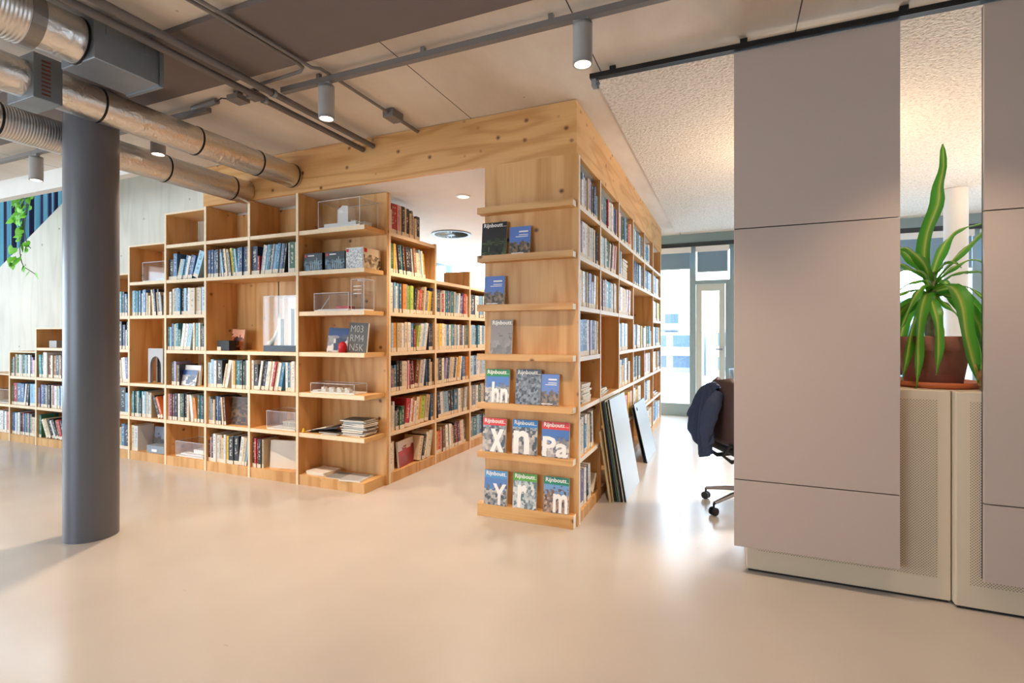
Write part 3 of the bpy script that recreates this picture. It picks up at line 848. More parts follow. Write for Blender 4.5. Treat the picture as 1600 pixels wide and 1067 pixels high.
# aisle bookcase, facing the aisle
def side_frame(x, y): return Matrix.Translation((x, y, 0)) @ Matrix.Rotation(PI / 2, 4, 'Z')
XA = -2.72
AY = [3.684, 4.44, 5.18, 5.92, 6.66]
AT = [2.53, 2.21, 2.02, 1.86, 1.86]
at = empty('bookcase', (XA - .17, 5.1, 0), 'plywood bookcase running down the aisle behind the corner shelf unit', 'bookcase')
FA = side_frame(XA, 0)
for y, h in zip(AY, AT):
    shelf_box(MB(), FA, y - TH / 2, y + TH / 2, 0, .34, 0, h).build('upright', [M_ply, M_edge], at)
for i in range(4):
    a, b = AY[i] + TH / 2, AY[i + 1] - TH / 2
    shelf_box(MB(), FA, a, b, .004, .33, 0, .09).build('plinth', [M_ply, M_ply], at)
    m = MB(FA); m.box(a, b, .325, .34, .09, 1.83 if i else 2.18); m.build('back_panel', M_ply, at)
    for z in LEV:
        if i and z > 1.9: continue
        shelf_box(MB(), FA, a, b, .002, .325, z - .014, z + .018).build('shelf', [M_shelf, M_edge], at)

# right bookcase, facing the office passage
XR = -.945
RY = [3.41, 4.03, 4.77, 5.54, 6.31, 7.07, 7.90]
FR = side_frame(XR, 0)
rt = empty('bookcase', (XR - .17, 5.6, 0), 'long plywood bookcase with white-edged shelves under the header, right of the magazine display', 'bookcase')
for i, y in enumerate(RY):
    if i == 4:
        shelf_box(MB(), FR, y - TH / 2, y + TH / 2, 0, .33, 0, 1.116).build('upright', [M_ply, M_edgew], rt)
        shelf_box(MB(), FR, y - TH / 2, y + TH / 2, 0, .33, 1.848, 2.53).build('upright', [M_ply, M_edgew], rt)
    else:
        shelf_box(MB(), FR, y - TH / 2, y + TH / 2, 0, .33, 0, 2.53).build('upright', [M_ply, M_edgew], rt)
RSK = {1: (1.13,), 3: (1.48,), 4: (1.48,)}
for i in range(6):
    a, b = RY[i] + TH / 2, RY[i + 1] - TH / 2
    shelf_box(MB(), FR, a, b, .004, .33, 0, .075).build('plinth', [M_ply, M_ply], rt)
    m = MB(FR); m.box(a, b, .325, .34, .075, 2.53); m.build('back_panel', M_ply, rt)
    for z in LEV:
        if z in RSK.get(i, ()): continue
        if i == 4 and z in (1.13, 1.83): continue
        bb = RY[5] - TH / 2 if (i == 3 and z in (1.13, 1.83)) else b
        shelf_box(MB(), FR, a, bb, .002, .325, z - .014, z + .018).build('shelf', [M_shelf, M_edgew], rt)
# its twin, back to back with it, facing into the aisle
tw = empty('bookcase', (-1.47, 5.6, 0), 'back half of the right bookcase facing away into the aisle', 'bookcase')
bx(-1.645, -1.285, 3.396, 3.42, 0, 2.53).build('upright', M_ply, tw)
bx(-1.645, -1.285, 7.88, 7.91, 0, 2.53).build('upright', M_ply, tw)
bx(-1.30, -1.286, 3.42, 7.88, 0, 2.53).build('back_panel', M_ply, tw)
for z in [.07] + LEV: bx(-1.645, -1.30, 3.42, 7.88, z - .014, z + .018).build('shelf', M_shelf, tw)

# magazine display on the end of it
dt = empty('magazine_display', (-1.295, 3.34, 0), 'plywood end panel with narrow ledges holding magazines', 'display rack')
bx(-1.645, -.945, YF, 3.395, 0, 2.53).build('panel', M_ply, dt)
LB = [.424, .773, 1.120, 1.469, 1.82, 2.164]
LT = [b + .042 for b in LB]
for b_ in LB:
    m = MB(); m.box(-1.668, -.957, 3.29, YF, b_, b_ + .04, 0); m.mi[3] = 1
    m.build('ledge', [M_plyh, M_edgew], dt, bevel=.002)
    bx(-1.668, -.957, 3.284, 3.290, b_, b_ + .045).build('ledge_lip', M_plyh, dt)
m = MB(); m.box(-1.675, -.957, 3.30, YF, 0, .09, 0); m.mi[3] = 1
m.build('base_ledge', [M_plyh, M_edgew], dt, bevel=.002)

# ------------------------------------------------------------------ books
PAL = {'n': ('#28334f', '#1d2a45', '#2f3d5e'), 'b': ('#3d648c', '#397396', '#4a6f9e'), 'c': ('#8fb8cf', '#7aaac8', '#a6c7d6'), 't': ('#2c7d86', '#3b929a', '#27686f'),
       'w': ('#e6e4e0', '#dcdcdc', '#ece8e0'), 'e': ('#d8c4a4', '#cbb899', '#e0d2b6'), 'g': ('#8d8f90', '#777a7d', '#a3a4a2'), 'k': ('#26262a', '#1e1f24', '#33302f'),
       'r': ('#b8292c', '#c43a31', '#a1262e'), 'o': ('#d8762c', '#e08a3a', '#c96328'), 'y': ('#e0b437', '#e6c653', '#d4a02a'), 'l': ('#a4b84a', '#8fae45', '#b3c35c'),
       'd': ('#2f5a3f', '#3a6b4a', '#27493a'), 'p': ('#d49aa0', '#c98088', '#dcb0ac'), 'v': ('#7a6a9a', '#6b5f8c', '#948ab0'), 'h': ('#8a5a36', '#74482b', '#9c6d45')}
CN = {'n': 'navy', 'b': 'blue', 'c': 'light-blue', 't': 'teal', 'w': 'white', 'e': 'cream', 'g': 'grey', 'k': 'black', 'r': 'red', 'o': 'orange', 'y': 'yellow',
      'l': 'lime-green', 'd': 'dark-green', 'p': 'pink', 'v': 'violet', 'h': 'brown'}
ORD = ['first', 'second', 'third', 'fourth', 'fifth', 'sixth', 'seventh', 'eighth', 'ninth', 'tenth', 'eleventh', 'twelfth', 'thirteenth', 'fourteenth', 'fifteenth',
       'sixteenth', 'seventeenth', 'eighteenth', 'nineteenth', 'twentieth', 'twenty-first', 'twenty-second', 'twenty-third', 'twenty-fourth', 'twenty-fifth', 'twenty-sixth']
SY, CY = math.sin(YAW), math.cos(YAW)
def proj(p):
    r = CY * p[0] + SY * p[1]; f = -SY * p[0] + CY * p[1]
    return 800 + 800 * r / f, 523 - 800 * (p[2] - 1.3) / f, f
BOOKS = []
def cell(F, a, b, z, spec, where, x0=0.0, x1=1.0, normal=(0, -1)):
    """one row of books between a and b (along the shelf) on a shelf whose top is z"""
    z += .0185
    W_ = b - a
    lo, hi = a + x0 * W_ + .004, a + x1 * W_ - .004
    toks = []; lean = 0.0
    for t_ in spec.split():
        if t_ == '|': lean = 0.0
        elif t_[0] == '>': lean = float(t_[1:])
        elif t_[0] == '<': lean = -float(t_[1:])
        elif t_[0] == '_': toks.append(('gap', float(t_[1:]) / 100))
        else: toks.append((t_[0], int(t_[1]) * 1.0, .030 * int(t_[2]) + .022 + random.uniform(-.006, .006), math.radians(lean)))
    gaps = 0; wu = 0; pl = 0; ph = 0; first = True
    for t_ in toks:
        if t_[0] == 'gap': gaps += t_[1]; continue
        l = t_[3]; wu += t_[1] / math.cos(l)
        if first and l < 0: gaps += -t_[2] * math.sin(l)
        if not first: gaps += max(0, min(ph, t_[2]) * (math.sin(pl) - math.sin(l)))
        pl, ph, first = l, t_[2], False
    if pl > 0: gaps += ph * math.sin(pl)
    s = min(max(.3, (hi - lo - gaps)) / wu, (hi - lo - gaps) / wu)
    if s < .004: s = .004
    x = lo; pl = ph = 0; first = True; n = 0
    for t_ in toks:
        if t_[0] == 'gap': x += t_[1]; continue
        c, wv, h, l = t_
        if first and l < 0: x += -h * math.sin(l)
        if not first: x += max(0, min(ph, h) * (math.sin(pl) - math.sin(l)))
        w = wv * s
        adv = w / math.cos(l)
        # pivot: bottom right corner for a lean to the right, bottom left for a lean to the left
        if l > 0: M = F @ Matrix.Translation((x + adv, 0, z)) @ Matrix.Rotation(l, 4, 'Y') @ Matrix.Translation((-w, 0, 0))
        else: M = F @ Matrix.Translation((x, 0, z)) @ Matrix.Rotation(l, 4, 'Y')
        x += adv; pl, ph, first = l, h, False
        n += 1
        base = random.choice(PAL[c]); col = hexc(base)
        k = random.uniform(.85, 1.15)
        ce = M @ Vector((w / 2, 0, h / 2))
        u, v, f = proj(ce)
        fac = abs(normal[0] * ce.x + normal[1] * ce.y) / math.hypot(ce.x, ce.y)
        BOOKS.append(dict(M=M, w=w, h=h, d=random.uniform(.14, .21), y=random.uniform(.012, .028), col=(col[0] * k, col[1] * k, col[2] * k, random.random()), c=c, n=n,
                          where=where, area=w * h * fac / (f * f), u=u, v=v, lean=l, ce=ce, i=len(BOOKS)))

def bay(i): return PX[i + 1] + TH / 2, PX[i] - TH / 2
ROWN = {.09: 'bottom row', .43: 'second row up', .78: 'third row up', 1.13: 'fourth row up', 1.48: 'fifth row up', 1.83: 'sixth row up', 2.18: 'top row'}
LBAY = ['bay beside corner unit', 'second bay from corner unit', 'third bay from corner unit', 'fourth bay from corner unit', 'bay right of grey column', 'x', 'bay left of grey column', 'second bay left of column', 'leftmost bay in view']
def L(i, z, spec, x0=0, x1=1):
    a, b = bay(i); cell(Matrix.Translation((0, YF, 0)), a, b, z if z > .1 else .0715, spec, ROWN[z] + ', ' + LBAY[i], x0, x1)
L(4, 1.48, 't38 k38 b37 k26 w27', .68)
L(4, 1.13, 'k39 n38 w26 k39', .68)
L(4, .78, '<6 e27 w28 w28 v38', .68)
L(4, .43, 'k59 c47', .68)
L(4, .09, 'e27 b38 n58', .68)
L(3, 1.48, 'c28 c28 t28 c28 c28 b28 w27 c28 b38 e27 e26 e26 <6 e28 e27 n28 e27 k28 e27 g26 | e27 k27')
L(3, .43, 'g27 t28 k38 e28 t28 k26 c28 w27 c28 e28 g28 c27 e28 <24 k37 o37 | w47')
L(3, .09, 'e38 w48', 0, .2)
L(2, 1.83, 'k46 b38 >16 e26 c26 b27 w27 n27 b27 >22 c48', 0, .97)
L(2, 1.48, 'e27 w27 e28 g38 c38 b38 k38 c38 n36 w28 e68 e68 _1 c58')
L(2, 1.13, 't27 c27 b28 e28 t38 d36 >10 w38 w38 c28 c38 | e28 w28 t28 w28 d28 k27 c28')
L(2, .78, 'k27 g27 v27 y26 k26', .08, .32)
L(2, .43, 'p28 r28 k28 r28 n28 k38 w28 w28 d38 k38 k38 e38 <7 w28 w38 y27 o37 | d38 t28 n38 k38')
L(1, 1.83, 'b38 n38 b38 k38 g28 <8 c27 k28 e28 e28 g27 y28 d28 c28 | b38 n38 b38 n28 h28')
L(1, .78, 'c27 w27 c38 w38 k68 >13 e27 e28 w28 | e28 y28 t38 t28 k38 d28 g38 w28')
L(1, .43, 'g28 g37 g36 e27 n38 b28 n38 <5 e28 h38', 0, .46)
L(1, .09, 'k26 p27 k28 w38 w38 e38 e37 w28 y38 | k58 k58 >9 w38 e38 c28')
L(0, 1.83, 'n68 r25 >9 g28 w28 c28 t28 k28 g28 c38 b38 w28 b28 k28 | w28 d58 e28')
L(0, .78, 'w28 k47 >10 w28 k28 n28 w28 e28 w28 >12 r28 e28 w28 b38 | w28 b28 e28 w38 e27')
L(0, .09, 'k38 r28 r28 k38 e28', 0, .26)
L(6, .78, '<5 t38 d28 | w49 h48 e28 h38 k38 e28 h28 r26 w27')
L(6, .43, 'v27 v28 b38 k38 g38 w28 k28 w28 r28 g28 w38 w28 c27 c28 w28 e28 w28')
L(6, .09, 't28 d28 _1 <28 e37 e37 n37 w27 k37 <20 h37 r37 n37')
L(7, .78, 'd26 g27 e28 d38 k28 w28 g28 d38 c28 k28 w38 k28 v27 p36 r26')
L(7, .43, 'd27 r58 b58 b58 >8 w28 k38 | c58 c58')
L(7, .09, 'b28 b28 v27 w28 c28 w38 k28 r28 b28 c28 k28 g38 g38 e37 e37 k38')
L(8, .09, 'n38 k38 w28 e28 y38 w28 w38 g28 w28 p28 k28')
ABAY = ['nearest bay of aisle bookcase', 'second bay of aisle bookcase', 'third bay of aisle bookcase', 'last bay of aisle bookcase']
def A(i, z, spec, x0=0, x1=1):
    cell(FA, AY[i] + TH / 2, AY[i + 1] - TH / 2, z if z > .1 else .0715, spec, ROWN[z] + ', ' + ABAY[i], x0, x1, (1, 0))
A(0, 2.18, 'w26 r38 r38 p38 e28 k38 e28 k48 e27 g28 e27 e26 k47', 0, .66)
A(0, 1.83, 'g28 d28 y28 <7 e28 k38 t28 k28 o28 k48 k38 g28 h38 e37 e27 c28 w28 y27', 0, .8)
A(0, 1.48, 'w28 w38 c28 w27 c28 b28 h28 o48 g28 l48 l48 >7 k37 h37 r27 h27 h27 e28 g37 y37 y27 n28')
A(0, 1.13, 'b28 c28 o28 y28 e38 e28 w28 g28 e38 w28 w28 b38 r26 >11 l37 w28 w28 c28 w38 | n28 k28 b28')
A(0, .78, 'c27 v27 h36 b37 k38 k38 e38 e38 w38 p28 <5 r27 k28 r28 _1 >10 h58 e28 v28 c28 w38 | b28 k28 e28 e37 k28')
A(0, .43, 'v28 e27 w28 g25 k26 d25 d36 >8 r58 w28 o38 w27 e38 y38 l58 >10 e58 | b38')
A(0, .09, 'w28 e28', 0, .12)
A(0, .09, '>14 e57 k37 w38 e38 w38', .6, 1)
A(1, 1.48, 'c28 n27 n38 e27 r37 w28 t28 b28 k28 g28 t38 g38 >6 c37 w28 v37 | n28 r38 o28 w27')
A(1, 1.13, 'e28 e28 y38 w28 e28 c28 b28 w28 t28 b28 e28 c28 w28 h28 b28 w28 g28 t28')
A(1, .78, 'e28 e28 k48 e28 w28 >9 v38 n28 e38 e38 k38 e38 y38 w28 | b38 b38 o38')
A(1, .43, 'w28 <6 n28 k28 w38 g28 c38 c28 k38 k38 _1 | b58 w38 >6 e38 g28 w28 g28')
A(1, .09, 'o47 r37 e28 h38 <4 w38 k28 w28 <6 e28 h37 k28 r28 n38 o28 w28 e28 k28', 0, .93)
A(2, 1.48, 'n28 k38 w38 <5 c38 w28 b38 e38 g38'); A(2, 1.13, 'w28 c38 b28 t28 w28 c38 w28 b28 e28 w38 t28'); A(2, .78, 'c38 b28 w38 g28 c38 w28 n38 b28')
A(2, .43, 'w28 g38 w28 d28 e38 k28 w38 g28 e38'); A(2, .09, 'g28 t38 c28 b28 k28 w38 n28 e38')
RBAY = ['nearest bay of right bookcase', 'second bay of right bookcase', 'third bay of right bookcase', 'fourth bay of right bookcase', 'fifth bay of right bookcase', 'farthest bay of right bookcase']
def R(i, z, spec, x0=0, x1=1):
    cell(FR, RY[i] + TH / 2, RY[i + 1] - TH / 2, z if z > .1 else .0565, spec, ROWN[z] + ', ' + RBAY[i], x0, x1, (1, 0))
R(0, 2.18, 'v37 c28 w36 c28 w27 v28 w27 e28 v38 r28 g28 n38 n26 b38 c36')
R(0, 1.83, 'e37 r28 v28 w58 w38 e38 w38 w28 e28 n27 n38')
R(0, 1.48, 'w28 y38 e28 w38 g28 e28 k28 v38 g36 >5 w38 w28 y28')
R(0, 1.13, 'p27 b48 k38 k38 w28 w28 v38 w28 k38 w28 e38')
R(0, .43, 'w28 e28 w38 b36 <4 w38 e38 n28 w38', 0, .8)
R(0, .09, 'y24 b38 v38 w38 <5 n28 w38', 0, .62)
R(1, 2.18, 'k38 g68 t28 n28 r28 w28 w28 w38 v28 b38 v28')
R(1, 1.83, 't38 w38 c38 w28 d58 >12 w28 h28 w28 r28 w28')
R(1, 1.48, 'g38 h38 h38 h38 t58 t48 w28 e28 w38 e28')
R(2, 2.18, 'r28 p28 w28 <6 d38 c28 k38 o47 w28')
R(2, 1.83, 'c28 n38 b28 w28', 0, .3)
R(2, 1.48, 'e28 n27 w38 y58 e28 >8 w28 r28 w38')
R(2, 1.13, 'w38 c28 w38 c28 w38 w28', 0, .75)
R(2, .78, 'k28 t27 w28 y26 b38 w38 k28 w27', 0, .85)
R(2, .43, 'k38 w28 h37 p37 y28 o28 w28', .1, 1)
R(3, 2.18, 't38 c28 w28 b28 t38 w38 g38'); R(3, 1.83, 'b38 n28 w28 n38 c28 w28 e28 b28'); R(3, 1.13, 'e38 w28 t28 b28 >9 w38 | w58 y28 t38')
R(3, .78, 'w27 k38 d28 w28 g38', 0, .7); R(3, .43, 'g28 w28 y37 e38 w28', 0, .8)
R(4, 2.18, 'c37 b36 w28', .1, .7); R(4, 1.83, 'k28 n38 b28 c28 w28'); R(4, 1.13, 'w47 e38 d38 t38 n28 w26'); R(4, .78, 'v28 p28 w28 h28 w28', 0, .8); R(4, .43, 'g38 n28 w28 e28', 0, .8); R(4, .09, 'p28 w28 e38')
R(5, 1.83, 't28 n38 b28 w28 g38'); R(5, 1.48, 'r28 p28 w28 k28 y28 l28'); R(5, 1.13, 'c28 w28 b28 y28'); R(5, .78, 'e28 w28 y28 h28 n28'); R(5, .09, 'b38 c28 w28')

def book_geo(bk, parts):
    """cover = two boards and a spine; pages; paper label round the foot of the spine"""
    w, h, d, y, M = bk['w'], bk['h'], bk['d'], bk['y'], bk['M']
    t = min(.0022, w * .14)
    cv, pg, lb = parts
    for q in parts: q.m = M
    cv.c = bk['col']
    w2 = w - .0006
    cv.box(.0003, w2, y, y + t, 0, h, spine=True)
    cv.box(.0003, t, y + t, y + d, 0, h); cv.box(w2 - t, w2, y + t, y + d, 0, h)
    pg.box(t, w2 - t, y + t, y + d - .004, .003, h - .004)
    lb.box(.0003, w2, y - .0008, y, .001, .036)
vis = [k for k in BOOKS if not (100 < k['u'] < 184 and k['ce'].x < -4) and k['u'] > -12]
vis.sort(key=lambda k: -k['area'])
top, rest = vis[:300], vis[300:]
KMS = [k for k in BOOKS if 'second row up, fourth bay' in k['where']][-1]
for bk in sorted(top, key=lambda k: k['i']):
    loc = bk['M'] @ Vector((bk['w'] / 2, bk['y'], 0))
    cv, pg, lb = MB(), MB(), MB()
    book_geo(bk, (cv, pg, lb))
    t = cv.build('book', M_book, loc=loc, recalc=False)
    pg.build('pages', M_paper, t, recalc=False)
    lb.build('spine_label', M_label, t, recalc=False)
    if 'second row up, fourth bay' in bk['where'] and bk is KMS:
        text('KMS', bk['M'] @ Matrix.Translation((bk['w'] * .12, bk['y'] - .001, .15)) @ Matrix.Rotation(PI / 2, 4, 'X') @ Matrix.Rotation(-PI / 2, 4, 'Z'), M_textd, 'lettering', t, .045, .0003, bold=.001)
    kind = 'wide ' if bk['w'] > .045 else ''
    if abs(bk['lean']) > .13: kind = 'leaning ' if not kind else kind
    tag(t, '%s%s book, %s from left, %s' % (kind, CN[bk['c']], ORD[min(bk['n'] - 1, 25)], bk['where']), 'book', 'books in the library shelves')
cv, pg, lb = MB(), MB(), MB()
for bk in rest: book_geo(bk, (cv, pg, lb))
t = cv.build('distant_books', M_book, recalc=False)
tag(t, 'many smaller-looking books filling the farther shelves of all bookcases', 'books', None, 'stuff')
pg.build('pages', M_paper, t, recalc=False); lb.build('spine_label', M_label, t, recalc=False)

# ------------------------------------------------------------------ sliding panels, their rail, perforated cabinets
YP = 3.03
rt_ = empty('panel_rail', (2.3, YP, 2.84), 'black ceiling rail carrying the sliding panels', 'rail')
m = MB(); m.box(-.775, 7.4, YP - .02, YP + .03, 2.84, 2.868); m.build('rail', M_black, rt_, bevel=.003)
bx(-.77, 7.4, YP - .024, YP - .020, 2.836, 2.846).build('track_lip', M_screen, rt_)
for k in range(9):
    x = -.64 + k * .71
    m = MB(); m.box(x - .018, x + .018, YP, YP + .02, 2.868, 2.899); m.build('hanger', M_black, rt_)
m = MB(); m.box(-.762, -.735, YP - .02, YP + .03, 2.79, 2.832); m.build('end_stop', M_galv, rt_)
m = MB(); m.cyl((-.725, YP, 2.775), (-.725, YP, 2.835), .005, n=8); m.cyl((-.725, YP, 2.80), (-.725, YP, 2.812), .011, n=8); m.build('stop_bolt', M_galv, rt_)
def panel(x0, x1, label):
    t = empty('sliding_panel', ((x0 + x1) / 2, YP, .156), label, 'sliding panel', 'pinkish grey sliding panels')
    for a, b in ((.156, .515), (.520, 1.870), (1.875, 2.83)):
        bx(x0, x1, YP, YP + .018, a, b).build('front_sheet', M_panel, t, bevel=.0015)
    bx(x0 + .003, x1 - .003, YP + .018, YP + .036, .16, 2.83).build('core_frame', M_panel_e, t)
panel(.022, .764, 'tall pinkish grey sliding panel left of the potted plant')
panel(1.083, 1.83, 'tall pinkish grey sliding panel right of the potted plant, cut by the frame')
M_foot = pbr('cabinet_foot_dark', '#2a2522', .7)
def cabinet(x0, x1, y0, label):
    t = empty('perforated_cabinet', ((x0 + x1) / 2, y0 + .23, 0), label, 'cabinet', 'perforated metal cabinets')
    m = MB(); m.box(x0, x1, y0, y0 + .46, .012, 1.03); m.build('body', M_cab, t, bevel=.006)
    bx(x0 + .01, x1 - .01, y0 + .012, y0 + .44, 0, .012).build('foot', M_foot, t)
    bx(x0 + .055, x1 - .055, y0 - .0015, y0 + .001, .12, .985).build('perforated_front', M_perf, t)
    return t
cabinet(.085, .985, 3.105, 'beige perforated metal cabinet behind the left sliding panel, plant on top')
cabinet(.989, 1.889, 3.068, 'beige perforated metal cabinet standing slightly forward, behind the right sliding panel')

# ------------------------------------------------------------------ potted plant
PXC, PYC, PZ = .985, 3.35, 1.03
t = empty('plant_saucer', (PXC, PYC, PZ), 'orange terracotta saucer under the plant pot', 'saucer')
MB().lathe([(0, PZ + .001), (.185, PZ + .001), (.205, PZ + .032), (.197, PZ + .032), (.18, PZ + .012), (0, PZ + .012)], PXC, PYC, 40).build('dish', M_saucer, t)
t = empty('potted_dracaena', (PXC, PYC, PZ + .013), 'potted corn plant with long striped arching leaves, between the two sliding panels', 'potted plant')
MB().lathe([(0, PZ + .013), (.120, PZ + .013), (.121, PZ + .014), (.149, PZ + .189), (.150, PZ + .19), (.166, PZ + .19), (.168, PZ + .192), (.172, PZ + .260), (.171, PZ + .262), (.156, PZ + .262), (.155, PZ + .261), (.150, PZ + .235), (0, PZ + .235)], PXC, PYC, 40).build('pot', M_terr, t)
MB().lathe([(0, PZ + .243), (.14, PZ + .238), (.152, PZ + .236)], PXC, PYC, 24).build('soil', M_soil, t)
MB().tube([(PXC - .01, PYC, PZ + .22), (PXC - .015, PYC, PZ + .36), (PXC - .005, PYC, PZ + .5), (PXC - .01, PYC, PZ + .60)], .02, 12, radii=[.024, .021, .02, .016]).build('trunk', M_trunk, t)
def mat_leaf():
    m, nt, b = newmat('striped_leaf')
    L = nt.links
    uv = N(nt, 'ShaderNodeUVMap'); sp = N(nt, 'ShaderNodeSeparateXYZ'); L.new(uv.outputs[0], sp.inputs[0])
    r = N(nt, 'ShaderNodeValToRGB')
    e = r.color_ramp.elements
    e[0].position = 0; e[0].color = hexc('#4d9a32'); e[1].position = 1; e[1].color = hexc('#4d9a32')
    for p, c in ((.3, '#62ac3a'), (.44, '#a6c650'), (.5, '#dcdc80'), (.56, '#a6c650'), (.7, '#62ac3a')):
        q = e.new(p); q.color = hexc(c)
    L.new(sp.outputs[0], r.inputs[0]); L.new(r.outputs[0], b.inputs['Base Color'])
    b.inputs['Roughness'].default_value = .38
    tr = N(nt, 'ShaderNodeBsdfTranslucent'); L.new(r.outputs[0], tr.inputs[0])
    mx = N(nt, 'ShaderNodeMixShader'); mx.inputs[0].default_value = .4
    L.new(b.outputs[0], mx.inputs[1]); L.new(tr.outputs[0], mx.inputs[2]); L.new(mx.outputs[0], nt.nodes['Material Output'].inputs['Surface'])
    return m
M_leaf = mat_leaf()
M_deadleaf = pbr('dry_leaf_tip', '#c79a5c', .8)
ER = Vector((CY, SY, 0)); ET = Vector((SY, -CY, 0))     # to the right / towards the viewer side of the room
def curve_pts(P, n):
    out = []
    k = len(P) - 1
    for i in range(n + 1):
        t_ = i / n * k; j = min(int(t_), k - 1); f = t_ - j
        p0, p1, p2, p3 = P[max(j - 1, 0)], P[j], P[j + 1], P[min(j + 2, k)]
        out.append(.5 * ((2 * p1) + (p2 - p0) * f + (2 * p0 - 5 * p1 + 4 * p2 - p3) * f * f + (3 * p1 - p0 - 3 * p2 + p3) * f ** 3))
    return out
def leaf(pts, width, parent, side=None, name='leaf', mat=None, wav=.006):
    base = Vector((PXC - .01, PYC, 0))
    P = [base + ER * a + ET * b + Vector((0, 0, z)) for a, b, z in pts]
    Q = curve_pts(P, 18)
    vs = []; fs = []; uvs = []
    n = len(Q); K = 4
    for i, q in enumerate(Q):
        d = (Q[min(i + 1, n - 1)] - Q[max(i - 1, 0)]).normalized()
        sd = Vector(side) if side else d.cross(Vector((0, 0, 1)))
        if side: sd = (ER * side[0] + ET * side[1] + Vector((0, 0, side[2])))
        sd = (sd - d * sd.dot(d))
        sd = sd.normalized() if sd.length > 1e-4 else ER
        nn = d.cross(sd)
        f = i / (n - 1)
        w = width * (math.sin(PI * min(1, f * .94 + .06) ** .8) ** .7) * .5 + .002
        for k in range(K + 1):
            u = k / K * 2 - 1
            vs.append(q + sd * (w * u) + nn * (abs(u) * w * .35 + wav * math.sin(f * 17 + u * 2) * abs(u)))
    for i in range(n - 1):
        for k in range(K):
            a = i * (K + 1) + k
            fs.append((a, a + 1, a + K + 2, a + K + 1))
            uvs.append([(k / K, i / n), ((k + 1) / K, i / n), ((k + 1) / K, (i + 1) / n), (k / K, (i + 1) / n)])
    return MB().add(vs, fs, 0, uvs, smooth=True).build(name, mat or M_leaf, parent, recalc=False)
TF = (1, 0, .0)
